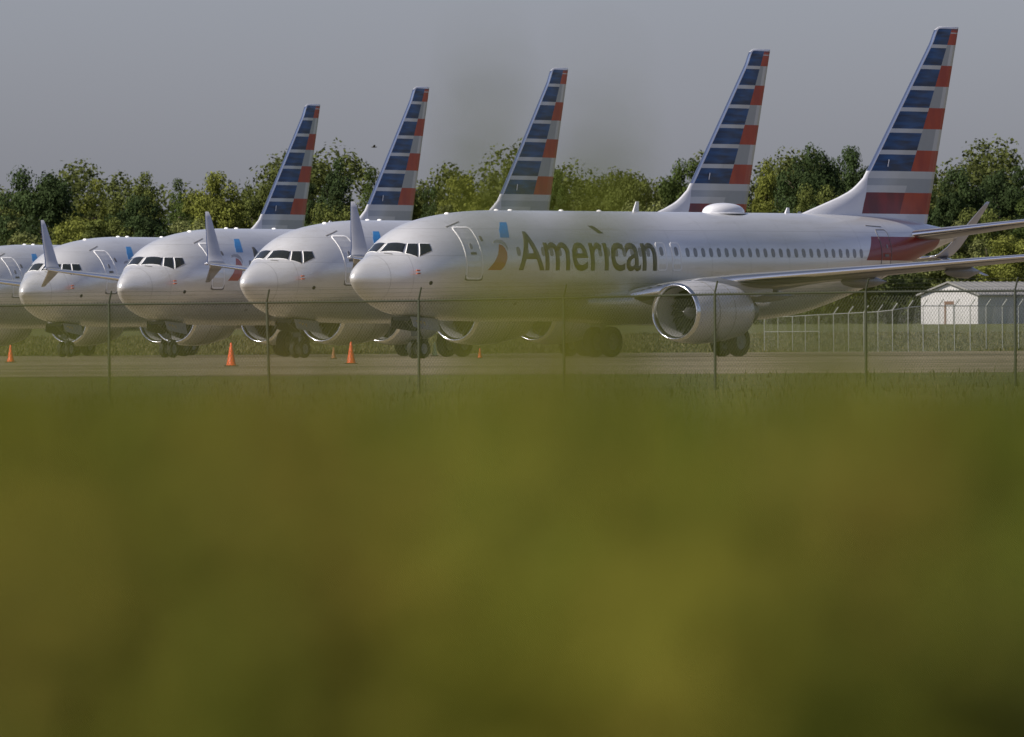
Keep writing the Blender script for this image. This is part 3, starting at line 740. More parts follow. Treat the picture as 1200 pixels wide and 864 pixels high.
# ------------------------------------------------------------------ far fence
GALV2 = paint('bright_galvanised', (0.30, 0.31, 0.29), 0.55, metal=.2, var=.1)
fence2 = empty('chain_link_fence', (0, 0, 0), label='far security fence with pale slanted arms on top, in front of the white hut', category='fence')
fp = []
us = [868, 896, 912, 929, 944, 960, 977, 994.5, 1012.5, 1029, 1046.2, 1064.5, 1082, 1100.5, 1118.8, 1137.2, 1156, 1175, 1194, 1212]
for k, u in enumerate(us):
    d = 545 + 2.9 * (k - 10) if k >= 10 else 545 + 2.0 * (10 - k)
    ytop = 358.7 if k >= 12 else (360.5 if k == 11 else (363.5 if k == 10 else 364.6 + (10 - k) * .9))
    yb = 415.3 - .0045 * (u - 1000)
    yh = 400.28 - .0051 * (u - 600)
    fp.append((px(u, d), d, .6 + (yh - ytop) * d / 13188.4, .6 + (yh - yb) * d / 13188.4 - .06))
for k, (x, d, zt_, zb_) in enumerate(fp):
    b = MB(); b.tube((x, d, zb_), (x, d, zt_), .024, n=8)
    if k >= 6: b.tube((x, d, zt_), (x + .24, d - .12, zt_ + .34), .028, n=6)
    b.build('post', [GALV2], fence2)
b = MB()
for k in range(len(fp) - 1): b.tube(fp[k][:3], fp[k+1][:3], .022, n=6)
b.build('top_rail', [GALV2], fence2)
b = MB()
for k in range(1, 5):
    z = .6 - 3.2 * .042 + 0.55
    b.tube((fp[k][0], fp[k][1], z), (fp[k+1][0], fp[k+1][1], z), .022, n=6)
b.build('mid_rail', [GALV2], fence2)
b = MB()
for k in range(len(fp) - 1):
    (x0, d0, t0, b0), (x1, d1, t1, b1) = fp[k], fp[k+1]; n_ = 26
    for q_ in range(n_):
        for dr in (1, -1):
            s0 = q_ / n_; s1 = s0 + dr * .5
            e = 1.0
            if s1 > 1: e = (1 - s0) / .5; s1 = 1
            if s1 < 0: e = s0 / .5; s1 = 0
            if e < .05: continue
            b.tube((lerp(x0, x1, s0), lerp(d0, d1, s0), lerp(b0, b1, s0) + .05), (lerp(x0, x1, s1), lerp(d0, d1, s1), lerp(lerp(b0, b1, s1) + .05, lerp(t0, t1, s1), e)), .0013, n=3, caps=False, sm=False)
b.build('chain_link', [GALV2], fence2, kind='stuff')

# ------------------------------------------------------------------ hut
HW = paint('hut_white_siding', (0.52, 0.51, 0.50), 0.6, var=.05, vscale=2); HR = paint('hut_roof_metal', (0.24, 0.235, 0.22), 0.5, var=.1, vscale=1.5)
HD = paint('hut_door_brown', (0.16, 0.09, 0.06), 0.7); HDk = paint('hut_dark_opening', (0.02, 0.02, 0.02), .9)
hd = 850.0
hut = empty('hut', (px(1079, hd), hd - 1.2, 1.66), R(0), label='small white hut with grey gabled metal roof behind the far fence', category='hut')
ang = R(40); gx, gy = math.cos(-R(22)), math.sin(-R(22))
# gable wall runs along g, long side along s
g = Vector((math.cos(R(-18)), math.sin(R(-18)), 0)); sdir = Vector((math.sin(R(38)), math.cos(R(38)), 0))
GWd = 4.45; H1 = 2.30; H2 = 3.18; L = 15.0
def hp(a, b, z): v = g*a + sdir*b; return (v.x, v.y, z)
nb_ = 26
for k in range(nb_):      # vertical siding boards of the gable
    a0, a1 = GWd*k/nb_ + .006, GWd*(k+1)/nb_ - .006
    if 0.44 < (k+.5)/nb_ < 0.56: zb0 = 1.72
    else: zb0 = 0
    zt0 = H1 + (H2 - H1) * (1 - abs(2*a0/GWd - 1)) - .03; zt1 = H1 + (H2 - H1) * (1 - abs(2*a1/GWd - 1)) - .03
    V = [hp(a0, 0, zb0), hp(a1, 0, zb0), hp(a1, 0, zt1), hp(a0, 0, zt0), hp(a0, .08, zb0), hp(a1, .08, zb0), hp(a1, .08, zt1), hp(a0, .08, zt0)]
    mesh_obj('siding_board', V, [(0, 1, 2, 3), (7, 6, 5, 4), (0, 4, 5, 1), (1, 5, 6, 2), (2, 6, 7, 3), (3, 7, 4, 0)], HW, parent=hut)
b = MB(); F6 = [(0, 1, 2, 3), (7, 6, 5, 4), (0, 4, 5, 1), (1, 5, 6, 2), (2, 6, 7, 3), (3, 7, 4, 0)]
b.add([hp(0.02, .1, 0), hp(GWd - .02, .1, 0), hp(GWd - .02, .1, H1), hp(.02, .1, H1), hp(.02, L, 0), hp(GWd - .02, L, 0), hp(GWd - .02, L, H1), hp(.02, L, H1)], F6)
b.add([hp(0.02, .1, H1), hp(GWd - .02, .1, H1), hp(GWd/2, .1, H2 - .04), hp(.02, L, H1), hp(GWd - .02, L, H1), hp(GWd/2, L, H2 - .04)], [(0, 1, 2), (5, 4, 3)])
b.build('wall', [HW], hut)
for k in range(16):      # side boards
    b0, b1 = L*k/16 + .01, L*(k+1)/16 - .01
    V = [hp(GWd, b0, 0), hp(GWd, b1, 0), hp(GWd, b1, H1), hp(GWd, b0, H1), hp(GWd - .05, b0, 0), hp(GWd - .05, b1, 0), hp(GWd - .05, b1, H1), hp(GWd - .05, b0, H1)]
    mesh_obj('siding_board', V, F6, HW, parent=hut)
for s_, (a0, a1) in enumerate(((-.25, GWd/2), (GWd + .25, GWd/2))):
    z0 = H1 - .25 * (H2 - H1) / (GWd/2)
    b = MB(); b.add([hp(a0, -.25, z0), hp(a1, -.25, H2), hp(a1, L + .2, H2), hp(a0, L + .2, z0), hp(a0, -.25, z0 + .09), hp(a1, -.25, H2 + .09), hp(a1, L + .2, H2 + .09), hp(a0, L + .2, z0 + .09)], F6)
    rp_ = b.build('roof', [HR], hut)
    for k in range(18):
        t = MB(); yb_ = -.2 + (L + .3) * k / 18
        t.add([hp(a0, yb_, z0 + .092), hp(a1, yb_, H2 + .092), hp(a1, yb_ + .06, H2 + .092), hp(a0, yb_ + .06, z0 + .092), hp(a0, yb_, z0 + .13), hp(a1, yb_, H2 + .13), hp(a1, yb_ + .06, H2 + .13), hp(a0, yb_ + .06, z0 + .13)], F6)
        t.build('roof_rib', [HR], rp_)
b = MB(); b.add([hp(GWd*.44, .02, 0), hp(GWd*.56, .02, 0), hp(GWd*.56, .02, 1.55), hp(GWd*.44, .02, 1.55), hp(GWd*.44, .06, 0), hp(GWd*.56, .06, 0), hp(GWd*.56, .06, 1.55), hp(GWd*.44, .06, 1.55)], F6); b.build('door', [HW], hut)
b = MB(); b.add([hp(GWd*.41, -.02, 0), hp(GWd*.44, -.02, 0), hp(GWd*.44, -.02, 1.8), hp(GWd*.41, -.02, 1.8), hp(GWd*.41, .03, 0), hp(GWd*.44, .03, 0), hp(GWd*.44, .03, 1.8), hp(GWd*.41, .03, 1.8)], F6)
b.add([hp(GWd*.44, -.02, 1.56), hp(GWd*.58, -.02, 1.56), hp(GWd*.58, -.02, 1.8), hp(GWd*.44, -.02, 1.8), hp(GWd*.44, .03, 1.56), hp(GWd*.58, .03, 1.56), hp(GWd*.58, .03, 1.8), hp(GWd*.44, .03, 1.8)], F6); b.build('door_frame', [HD], hut)

# ------------------------------------------------------------------ trees
def leaf_mat(name, tint=1.0):
    m, n, l, p = new_mat(name)
    oi = n.new('ShaderNodeObjectInfo'); at = n.new('ShaderNodeAttribute'); at.attribute_name = 'tone'
    mr = n.new('ShaderNodeMapRange'); mr.inputs[3].default_value = .55; mr.inputs[4].default_value = 1.5
    l.new(at.outputs['Fac'], mr.inputs[0])
    mx = n.new('ShaderNodeVectorMath'); mx.operation = 'SCALE'
    l.new(oi.outputs['Color'], mx.inputs[0]); l.new(mr.outputs[0], mx.inputs['Scale'])
    l.new(mx.outputs[0], p.inputs['Base Color']); p.inputs['Roughness'].default_value = .7; p.inputs['Specular IOR Level'].default_value = .12
    tr = n.new('ShaderNodeBsdfTranslucent'); l.new(mx.outputs[0], tr.inputs['Color'])
    ms = n.new('ShaderNodeMixShader'); ms.inputs[0].default_value = .3
    out = n['Material Output']; l.new(p.outputs[0], ms.inputs[1]); l.new(tr.outputs[0], ms.inputs[2]); l.new(ms.outputs[0], out.inputs[0])
    return m
LEAF = leaf_mat('leaves')
BARK = paint('bark', (0.09, 0.07, 0.05), .9, var=.3)
def quads(P, size, rng, nrm=None, spread=.9):
    """leaf sprays: one bent quad-like face per point"""
    N = len(P)
    a = rng.normal(size=(N, 3)); a /= np.linalg.norm(a, axis=1)[:, None]
    if nrm is not None:
        a = a * spread + nrm; a /= np.linalg.norm(a, axis=1)[:, None]
    r = rng.normal(size=(N, 3)); u = np.cross(a, r); u /= np.linalg.norm(u, axis=1)[:, None] + 1e-9; v = np.cross(a, u)
    s = size * rng.uniform(.6, 1.35, N)[:, None]; k = rng.uniform(.45, .9, N)[:, None]
    V = np.stack([P - u*s, P - v*s*k, P + u*s, P + v*s*k], 1).reshape(-1, 3)
    return V, np.arange(N*4).reshape(N, 4)
def crown_mesh(seed, w, h, nclump, nleaf, leaf, shape='round'):
    rng = np.random.default_rng(seed); cl = []
    for k in range(nclump):
        while True:
            q_ = rng.uniform(-1, 1, 3); r_ = np.linalg.norm(q_)
            if .3 < r_ < .93: break
        if shape == 'round': sx = 1 - .25 * max(0, q_[2])
        elif shape == 'cone': sx = 1 - .55 * (q_[2] + 1) / 2
        else: sx = 1 - .5 * max(0, q_[2]) ** 2
        c = np.array([q_[0]*w/2*sx, q_[1]*w/2*sx, h*(.55 + .45*q_[2])])
        cl.append((c, rng.uniform(.075, .16) * w * (1.15 if q_[2] < 0 else .85), rng.uniform(0, 1)))
    V = []; tone = []; F = []; nb = 0
    per = nleaf // nclump
    for c, r_, tn in cl:
        m_ = int(per * (r_ / (.115 * w)) ** 2 * 1.0) + 8
        d = rng.normal(size=(m_, 3)); d /= np.linalg.norm(d, axis=1)[:, None]
        rr = r_ * rng.uniform(.3, 1.05, m_) ** .6
        rr *= 1 + .18 * np.sin(d[:, 0]*7 + tn*9) * np.cos(d[:, 2]*6 + tn*5)
        P = c + d * rr[:, None] * np.array([1, 1, .8])
        v, f = quads(P, leaf, rng, d + np.array([0, 0, .35]), .8); V.append(v); F.append(f + nb); nb += len(v)
        tone.append(np.clip(tn*.5 + .25 + rng.normal(0, .18, m_), 0, 1))
    return np_mesh('crown', np.concatenate(V), np.concatenate(F), LEAF, attrs={'tone': np.concatenate(tone)})
def trunk_mesh(seed, h, w):
    rng = random.Random(seed); b = MB()
    p = Vector((0, 0, -.3)); r = .22
    for k in range(5):
        q_ = p + Vector((rng.uniform(-.25, .25), rng.uniform(-.25, .25), h*.15)); b.tube(p, q_, r, r*.8, n=7, caps=False)
        if k >= 1:
            for _ in range(3):
                t = rng.uniform(0, 6.28); e = q_ + Vector((math.cos(t)*w*.28, math.sin(t)*w*.28, h*rng.uniform(.0, .10))); mid = (q_ + e) / 2 + Vector((0, 0, -.2))
                b.tube(q_, mid, r*.45, r*.3, n=5, caps=False); b.tube(mid, e, r*.3, r*.08, n=5, caps=False)
        p = q_; r *= .8
    me = bpy.data.meshes.new('trunk'); me.from_pydata(b.v, [], b.f); me.materials.append(BARK); me.update()
    return me
VARS = []
for k, (w_, h_, nc, nl, lf, sh) in enumerate([(8, 12, 90, 26000, .115, 'round'), (7, 13, 80, 24000, .11, 'cone'), (9, 11, 110, 28000, .115, 'round'), (6.5, 12, 64, 19000, .11, 'oval'), (8, 13, 72, 18000, .105, 'oval'), (6, 9, 50, 14000, .105, 'round'), (7, 8, 56, 14000, .10, 'round')]):
    VARS.append((crown_mesh(11 + k, w_, h_, nc, nl, lf, sh), trunk_mesh(40 + k, h_, w_), w_, h_))
TG = 'broadleaf trees in the woodland edge behind the airliners'
def tree(u, ytop, wpx, d, var, col, lab, rz=None):
    cm, tm, w_, h_ = VARS[var]; yh = 400.28 - .0051*(u - 600)
    base = tz(d); top = .6 + (yh - ytop) * d / 13188.4
    sz = (top - base) / (h_ * 1.02); sx = wpx * d / 13188.4 / w_
    t = empty('broadleaf_tree', (px(u, d), d, base), (rz if rz is not None else (u*1.7) % 6.28), label=lab, category='tree', group=TG)
    c = link('crown', cm, t); c.color = (*col, 1); c.scale = (sx, sx, sz)
    k = link('trunk', tm, t); k.scale = (sx, sx, sz)
    return t
DK = (0.028, 0.046, 0.016); MD = (0.052, 0.075, 0.018); YG = (0.105, 0.125, 0.026); OL = (0.080, 0.095, 0.024); LG = (0.115, 0.135, 0.042)
YG = (0.150, 0.165, 0.032); OL = (0.100, 0.118, 0.028); MD = (0.062, 0.088, 0.020); LG = (0.15, 0.165, 0.055)
DK = (0.040, 0.062, 0.020)
TREES = [
(-8, 214, 80, 930, 3, OL, 'olive tree at the far left edge of the woodland, beside the big dark tree'),
(46, 185, 122, 905, 2, DK, 'big dark dense tree at far left, darkest crown of the treeline'),
(112, 204, 70, 950, 4, YG, 'thin twiggy yellow green tree right of the big dark left tree'),
(172, 195, 76, 925, 1, OL, 'pointed olive tree topping the skyline behind the fourth airliner nose'),
(160, 222, 84, 900, 0, DK, 'low dark tree in front of the pointed olive tree'),
(213, 203, 60, 945, 4, MD, 'slim tree between the pointed olive tree and the wide yellow green one'),
(252, 194, 96, 920, 0, YG, 'wide yellow green tree above the third airliner winglet'),
(302, 200, 66, 935, 2, OL, 'olive tree touching the left side of the fifth tail fin'),
(342, 203, 60, 955, 5, MD, 'mid green tree half hidden by the fifth tail fin'),
(397, 178, 66, 910, 1, DK, 'tall dark tree between the fifth and fourth tail fins'),
(368, 196, 56, 930, 3, DK, 'dark tree close right of the fifth tail fin'),
(438, 190, 56, 930, 4, MD, 'green tree just left of the fourth tail fin'),
(478, 200, 66, 960, 2, DK, 'dark tree behind the fourth tail fin'),
(506, 204, 46, 925, 3, DK, 'narrow dark tree just right of the fourth tail fin'),
(543, 198, 84, 905, 0, YG, 'bright yellow green round tree between the fourth and third fins'),
(598, 183, 80, 940, 4, OL, 'loose olive tree rising at the left of the third tail fin'),
(656, 192, 52, 925, 1, MD, 'green tree just right of the third tail fin'),
(700, 200, 66, 935, 3, OL, 'blurred olive tree right of the third fin, low in the skyline'),
(740, 187, 92, 915, 2, OL, 'broad olive tree in the gap between the third and second fins'),
(803, 178, 84, 925, 0, MD, 'rounded green tree left of the second tail fin'),
(848, 190, 76, 950, 4, YG, 'light tree behind the second tail fin'),
(898, 180, 56, 945, 1, YG, 'yellow green tree just right of the second tail fin'),
(948, 158, 92, 910, 2, DK, 'tall dark tree left of the nearest tail fin, highest of the treeline'),
(1000, 163, 84, 930, 0, DK, 'dark tree touching the leading edge of the nearest tail fin'),
(960, 206, 84, 898, 6, OL, 'lower olive tree in front of the tall dark one by the nearest fin'),
(1060, 178, 96, 940, 2, DK, 'dark tree hidden behind the nearest tail fin'),
(1126, 189, 76, 915, 0, DK, 'dark tree just right of the nearest tail fin'),
(1178, 182, 96, 930, 2, DK, 'dark spreading tree at the right edge of the woodland'),
(1152, 236, 96, 895, 6, OL, 'lower olive tree above the white hut roof'),
(1225, 190, 80, 920, 3, MD, 'green tree cut by the right picture edge'),
]
for t in TREES: tree(*t)
# shrubs at the wood's foot
BG = 'shrubs along the foot of the woodland'
SHR = [(20, 255, 'pale grey green shrub under the big dark tree'), (90, 248, 'light shrub between the two left airliner noses'), (128, 236, 'tall light shrub right of the big dark tree'), (225, 250, 'yellowish shrub behind the third winglet'),
       (330, 235, 'shrub at the foot of the fifth tail fin'), (395, 232, 'shrub between the fifth and fourth tail fins'), (520, 236, 'shrub left of the third tail fin'), (570, 228, 'yellow green shrub behind the nearest cockpit'),
       (690, 232, 'shrub right of the third tail fin'), (760, 228, 'shrub left of the second tail fin'), (900, 232, 'bright yellow green shrub right of the second tail fin'), (985, 236, 'shrub below the leading edge of the nearest fin'), (1120, 255, 'tall dim shrub behind the nearest stabilizer'), (1185, 270, 'dim shrub above the hut roof at right')]
for i, (u, yt, lab) in enumerate(SHR):
    d = 885 - (i % 3) * 8; cm, tm, w_, h_ = VARS[5 + i % 2]; yh = 400.28 - .0051*(u-600)
    top = .6 + (yh - yt)*d/13188.4; t = empty('shrub', (px(u, d), d, tz(d) - .1), (i*1.3) % 6.28, label=lab, category='shrub', group=BG)
    c = link('foliage', cm, t); c.color = (*((LG, YG, OL)[i % 3]), 1); c.scale = (1.0, 1.0, (top - tz(d)) / h_)
# dense wood mass behind and beside (one mass)
rng = np.random.default_rng(77)
Vs = []; Fs = []; tn = []; nb = 0
for k in range(1500):
    x = rng.uniform(-75, 75); y = rng.uniform(948, 1000)
    cap = (12.0 if x < -20 else 12.8) + 1.2*math.sin(x*.33 + 1) + .8*math.sin(x*.81)
    hgt = tz(y) + rng.uniform(.5, cap); r_ = rng.uniform(1.1, 2.3); m_ = 300
    d = rng.normal(size=(m_, 3)); d /= np.linalg.norm(d, axis=1)[:, None]
    P = np.array([x, y, hgt]) + d*r_*rng.uniform(.5, 1.1, m_)[:, None]
    v, f = quads(P, .17, rng, d, .8); Vs.append(v); Fs.append(f + nb); nb += len(v); tn.append(np.clip(rng.normal(.45, .2, m_), 0, 1))
# the wood goes on round the airfield, beyond the picture on both sides
for k in range(1500):
    t = rng.uniform(0, 1); side = 1 if k % 3 else -1
    y = 980 - 980*t; x = side*(75 + 420*math.sin(min(1, t*1.6)*math.pi/2)) + rng.uniform(-14, 14)
    r_ = rng.uniform(3, 5.5); m_ = 60
    d = rng.normal(size=(m_, 3)); d /= np.linalg.norm(d, axis=1)[:, None]
    P = np.array([x, y, tz(y) + rng.uniform(1, 13)]) + d*r_*rng.uniform(.5, 1.1, m_)[:, None]
    v, f = quads(P, 1.0, rng, d, .8); Vs.append(v); Fs.append(f + nb); nb += len(v); tn.append(np.clip(rng.normal(.45, .2, m_), 0, 1))
wm = np_mesh('woodland', np.concatenate(Vs), np.concatenate(Fs), LEAF, attrs={'tone': np.concatenate(tn)})
wo = link('woodland', wm, None, dict(kind='stuff', label='dense woodland mass behind the first row of trees', category='woodland')); wo.color = (.085, .10, .026, 1)
# undergrowth along the foot
Vs = []; Fs = []; tn = []; nb = 0
for k in range(420):
    x = rng.uniform(-62, 62); y = rng.uniform(868, 900) if abs(x - 42) > 9 else rng.uniform(884, 905); r_ = rng.uniform(.7, 1.7); m_ = 220
    d = rng.normal(size=(m_, 3)); d /= np.linalg.norm(d, axis=1)[:, None]
    P = np.array([x, y, tz(y) + rng.uniform(.2, 3.4)]) + d*r_*rng.uniform(.5, 1.1, m_)[:, None]
    v, f = quads(P, .17, rng, d, .8); Vs.append(v); Fs.append(f + nb); nb += len(v); tn.append(np.clip(rng.normal(.5, .22, m_), 0, 1))
um = np_mesh('undergrowth', np.concatenate(Vs), np.concatenate(Fs), LEAF, attrs={'tone': np.concatenate(tn)})
uo = link('undergrowth', um, None, dict(kind='stuff', label='tangled undergrowth along the foot of the trees', category='undergrowth')); uo.color = (.07, .085, .026, 1)

# ------------------------------------------------------------------ grass
def blades(name, X, Y, Z, Hh, Wd, rng, seg=4, lean=.25, tone=None, mat=None):
    N = len(X); az = rng.uniform(0, 2*math.pi, N); ln = rng.normal(0, lean, N) * Hh; fa = rng.uniform(0, math.pi, N)
    V = np.zeros((N, (seg+1)*2, 3))
    for k in range(seg + 1):
        t = k / seg; cx = X + np.cos(az)*ln*t**2; cyy = Y + np.sin(az)*ln*t**2; cz = Z + Hh*t
        w = Wd/2 * (1 - t**2.2) + .0004
        V[:, 2*k] = np.stack([cx - np.cos(fa)*w, cyy - np.sin(fa)*w, cz], -1); V[:, 2*k+1] = np.stack([cx + np.cos(fa)*w, cyy + np.sin(fa)*w, cz], -1)
    F = []
    base = np.arange(N)*((seg+1)*2)
    for k in range(seg): F.append(np.stack([base+2*k, base+2*k+1, base+2*k+3, base+2*k+2], -1))
    F = np.concatenate(F)
    tt = np.tile(tone if tone is not None else rng.uniform(0, 1, N), seg)
    return np_mesh(name, V.reshape(-1, 3), F, mat, attrs={'tone': tt})
def grass_mat(name, ramp):
    m, n, l, p = new_mat(name)
    at = n.new('ShaderNodeAttribute'); at.attribute_name = 'tone'
    r = n.new('ShaderNodeValToRGB'); l.new(at.outputs['Fac'], r.inputs[0]); el = r.color_ramp.elements
    while len(el) > 1: el.remove(el[-1])
    el[0].position = ramp[0][0]; el[0].color = (*ramp[0][1], 1)
    for pos, c in ramp[1:]:
        e = el.new(pos); e.color = (*c, 1)
    l.new(r.outputs[0], p.inputs['Base Color']); p.inputs['Roughness'].default_value = .7; p.inputs['Specular IOR Level'].default_value = .08
    tr = n.new('ShaderNodeBsdfTranslucent'); l.new(r.outputs[0], tr.inputs['Color'])
    ms = n.new('ShaderNodeMixShader'); ms.inputs[0].default_value = .3
    l.new(p.outputs[0], ms.inputs[1]); l.new(tr.outputs[0], ms.inputs[2]); l.new(ms.outputs[0], n['Material Output'].inputs[0])
    return m
GR = grass_mat('grass_blades', [(0, (.044, .042, .008)), (.25, (.100, .134, .014)), (.5, (.158, .168, .022)), (.75, (.180, .172, .020)), (1, (.235, .18, .035))])
GR2 = grass_mat('field_grass', [(0, (.05, .052, .018)), (.5, (.115, .112, .042)), (1, (.25, .22, .11))])
rng = np.random.default_rng(5)
# distant bank behind the planes
N = 60000; X = rng.uniform(-40, 45, N); Y = rng.uniform(556, 720, N); Z = np.interp(Y, [p[0] for p in TP], [p[1] for p in TP]) - .02
link('field_grass', blades('field_grass', X, Y, Z, rng.uniform(.06, .22, N), rng.uniform(.04, .10, N), rng, 2, .3, mat=GR2), None, dict(kind='stuff', label='speckled rough grass on the rising field behind the airliners', category='grass'))
# verge by the near fence and field toward the camera
N = 16000; Y = rng.uniform(60, 258, N); X = rng.uniform(-1, 1, N) * (Y*.055 + 1); Z = np.interp(Y, [p[0] for p in TP], [p[1] for p in TP]) + np.where((Y > 200), .009*np.clip(X, -20, 20), 0) - .02
link('verge_grass', blades('verge_grass', X, Y, Z, rng.uniform(.06, .2, N), rng.uniform(.01, .03, N), rng, 2, .3, mat=GR2), None, dict(kind='stuff', label='mown grass verge in front of the near fence', category='grass'))
# tall grass close to the camera
def lowf(x, y, s):
    return (np.sin(x*7.3*s + 1.3) + np.sin(x*3.1*s + y*2.2 + .4) + np.sin(x*13.7*s - y*1.1 + 2.2)) / 3
N = 5200
Y = 6.2 + 8.0 * rng.uniform(0, 1, N); X = rng.uniform(-1, 1, N) * (Y*.062 + .12)
U = 600 + 13188.4 * X / Y
top = .588 + rng.normal(0, .011, N) + .006*lowf(U*.004, Y, .9) - Y*.0034
tall = rng.uniform(0, 1, N)
top += np.where(tall < .045, .060*np.exp(-((U-110)/110)**2) + .075*np.exp(-((U-645)/80)**2) + .040*np.exp(-((U-965)/55)**2), 0) * rng.uniform(.3, 1.2, N)
tone = np.clip(np.where(tall < .045, .24, .38) + .25*lowf(U*.0045, Y*1.4, 1.0) + rng.normal(0, .15, N), 0, 1)
Wb = rng.uniform(.006, .013, N)
# tufts nearer the camera, each with one colour and height, corners darkened
cols_ = {'X': [X], 'Y': [Y], 'T': [top], 'C': [tone], 'W': [Wb]}
for k in range(250):
    d = rng.uniform(3.3, 6.2); u = rng.uniform(-120, 1320); v = rng.uniform(525, 940)
    if k < 14: u = (90, 140, 200, 640, 700, 970, 600, 130, 60, 440, 480, 955, 660, 250)[k]; v = (462, 440, 470, 485, 470, 470, 500, 400, 425, 430, 450, 425, 420, 455)[k]
    m_ = int(rng.integers(8, 20)) if k >= 7 and k >= 14 or k < 7 else 11; tc = float(rng.choice([.05, .15, .25, .3, .35, .4, .5, .6, .8]))
    if v > 640 and abs(u - 600) < 210: tc = float(rng.choice([.35, .5, .7]))
    if (v > 760 and u < 170) or (v > 640 and u > 1040): tc = float(rng.choice([.0, .04, .3]))  # corner tufts darker: vignette and shade put into the blade colour
    if u < 330 and v < 690: tc = float(rng.choice([.28, .4]))
    if k < 14: tc = .25
    cols_['X'].append(px(u, d) + rng.normal(0, .016, m_)); cols_['Y'].append(np.full(m_, d) + rng.normal(0, .05, m_))
    cols_['T'].append(.6 - (v - 400) * d / 13188.4 + rng.normal(0, .012, m_)); cols_['C'].append(np.clip(tc + rng.normal(0, .06, m_), 0, 1)); cols_['W'].append(rng.uniform(.006, .012, m_))
for k in range(44):      # dense upright tufts, each of one growth and colour
    d = rng.uniform(4.2, 7.5); u = rng.uniform(-40, 1240); v = rng.uniform(500, 600) + 60 / d
    m_ = int(rng.integers(16, 30)); tc = float(rng.choice([.0, .05, .26, .30, .34, .45]))
    if k < 4: u = (85, 175, 300, 500)[k]; tc = (.28, .03, .3, .3)[k]; v = 500; m_ = 34
    cols_['X'].append(px(u, d) + rng.normal(0, .012, m_)); cols_['Y'].append(np.full(m_, d) + rng.normal(0, .05, m_))
    cols_['T'].append(.6 - (v - 400) * d / 13188.4 + rng.normal(0, .010, m_)); cols_['C'].append(np.clip(tc + rng.normal(0, .04, m_), 0, 1)); cols_['W'].append(rng.uniform(.006, .012, m_))
for k in range(260):
    d = rng.uniform(5.5, 9.5); u = rng.uniform(-80, 1280); v = rng.uniform(478, 920)
    m_ = int(rng.integers(8, 18)); tc = float(rng.choice([.0, .1, .22, .3, .4, .5, .65, .8]))
    cols_['X'].append(px(u, d) + rng.normal(0, .018, m_)); cols_['Y'].append(np.full(m_, d) + rng.normal(0, .05, m_))
    cols_['T'].append(.6 - (v - 400) * d / 13188.4 + rng.normal(0, .012, m_)); cols_['C'].append(np.clip(tc + rng.normal(0, .06, m_), 0, 1)); cols_['W'].append(rng.uniform(.006, .012, m_))
X, Y, top, tone, Wb = [np.concatenate(cols_[k]) for k in 'XYTCW']; N = len(X)
link('tall_grass', blades('tall_grass', X, Y, np.full(N, -.5), top + .5, Wb, rng, 7, .05, tone, GR), None, dict(kind='stuff', label='tall soft grass close to the camera, blurred into green haze', category='grass'))
# single tall stems with seed heads that rise higher
ST = [(560, 5.2, 30), (585, 5.6, 90), (548, 6.0, 140), (705, 5.0, 90), (722, 5.6, 150), (690, 6.1, 170), (655, 5.0, 250), (668, 4.6, 280), (700, 5.2, 260), (640, 4.9, 310), (560, 5.1, 320), (590, 4.6, 345),
      (620, 4.4, 350), (690, 4.5, 330), (720, 4.7, 345), (745, 5.0, 330), (540, 5.5, 300), (660, 4.3, 370), (130, 5.0, 370), (100, 4.7, 395), (160, 4.8, 385), (60, 5.2, 385), (200, 5.3, 390), (975, 4.9, 375), (950, 5.2, 390), (1010, 5.1, 395), (440, 5.4, 380), (400, 5.7, 395), (20, 5.5, 390), (780, 5.3, 385), (1150, 5.2, 400)]
b = MB(); HV = []; HF = []; nb = 0; ht = []
for i, (u, d, yt) in enumerate(ST):
    x = px(u, d); yh = 400.28 - .0051*(u-600); zt_ = .6 + (yh - yt)*d/13188.4
    r_ = random.Random(i); p = Vector((x + r_.uniform(-.05, .05), d + r_.uniform(-.1, .1), -.5)); q_ = Vector((x, d, zt_ - .10))
    mid = (p + q_)/2 + Vector((r_.uniform(-.01, .01), 0, 0)); b.tube(p, mid, .0022, .0018, n=5, caps=False); b.tube(mid, q_, .0018, .0012, n=5, caps=False); b.tube(q_, (x + .004, d, zt_), .0012, .0006, n=4, caps=False)
    m_ = 38; tt = rng.uniform(0, 1, m_); P = np.stack([x + rng.normal(0, .010, m_)*(1.1 - tt), d + rng.normal(0, .010, m_), zt_ - .16 + .17*tt], -1)
    v, f = quads(P, .0052, rng); HV.append(v); HF.append(f + nb); nb += len(v); ht.append(rng.uniform(.05, .5, m_))
N1 = len(b.f)
me = np_mesh('seed_heads', np.concatenate(HV), np.concatenate(HF), GR, attrs={'tone': np.concatenate(ht)})
stems = MB(); 
so_ = b.build('grass_stems', [GR], None, kind='stuff', label='lone tall grass stems rising above the blurred grass', category='grass')
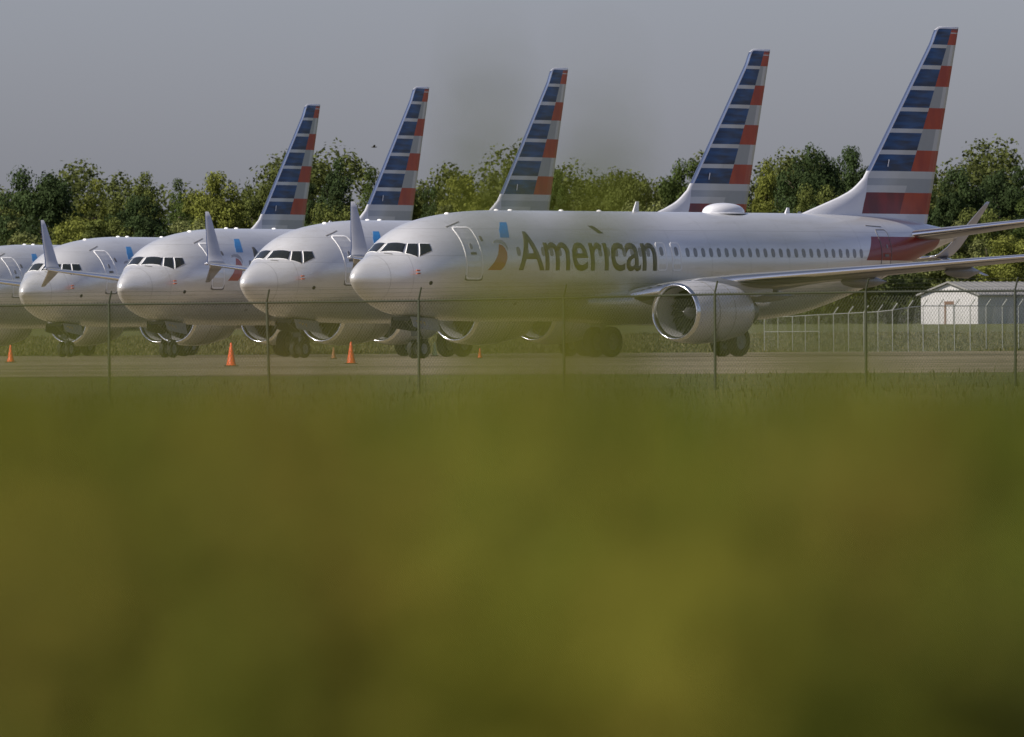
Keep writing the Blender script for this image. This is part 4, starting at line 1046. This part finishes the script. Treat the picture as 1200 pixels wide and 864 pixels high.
at = so_.data.attributes.new('tone', 'FLOAT', 'FACE'); at.data.foreach_set('value', np.full(len(so_.data.polygons), .5, dtype=np.float32))
link('seed_heads', me, so_)
# leafy weeds and small flower heads among the tall grass
WV = []; WF = []; wt = []; nb = 0
wr = np.random.default_rng(21)
for k in range(150):
    d = wr.uniform(3.1, 4.6); u = wr.uniform(-80, 1280); v0 = wr.uniform(560, 930)
    yh = 400.28 - .0051*(u-600); x = px(u, d); z = .6 - (v0 - yh)*d/13188.4
    m_ = int(wr.uniform(14, 46)); P = np.array([x, d, z]) + wr.normal(0, 1, (m_, 3)) * np.array([.022, .06, .022]) * wr.uniform(.6, 1.4)
    tcol = wr.choice([.05, .15, .3, .3, .55, .8, .95])
    if v0 > 680 and abs(u - 640) < 150: tcol = float(wr.choice([.4, .8]))
    if v0 > 700 and (u < 140 or u > 1080): tcol = .04  # corner weeds toned dark to carry the vignette and shade
    v, f = quads(P, .011, wr); WV.append(v); WF.append(f + nb); nb += len(v); wt.append(np.clip(tcol + wr.normal(0, .05, m_), 0, 1))
link('weeds', np_mesh('weeds', np.concatenate(WV), np.concatenate(WF), GR, attrs={'tone': np.concatenate(wt)}), None, dict(kind='stuff', label='small leafy weeds growing among the tall blurred grass', category='weeds'))
# ------------------------------------------------------------------ bird
bd = 600.0; u, v_ = 439.5, 172.5
bx_, bz_ = px(u, bd), .6 + (401.1 - v_)*bd/13188.4
b = MB(); b.lathe([(-.16, 0), (-.08, .03), (.02, .04), (.12, .02), (.2, 0)], 'x', n=8)
bo = empty('bird', (bx_, bd, bz_), label='tiny dark bird flying left of the fourth tail fin', category='bird')
BM = paint('bird_feathers', (.04, .035, .03), .8)
b.build('body', [BM], bo)
for s in (-1, 1):
    mesh_obj('wing', [(-.06, s*.02, .01), (.06, s*.02, .01), (.08, s*.22, .10), (.10, s*.38, .06), (.0, s*.2, .12), (-.06, s*.02, .025), (.06, s*.02, .025), (.08, s*.22, .11)], [(0, 1, 2, 4), (4, 2, 3), (5, 4, 7, 6), (0, 4, 5), (1, 6, 7, 2)], BM, parent=bo)
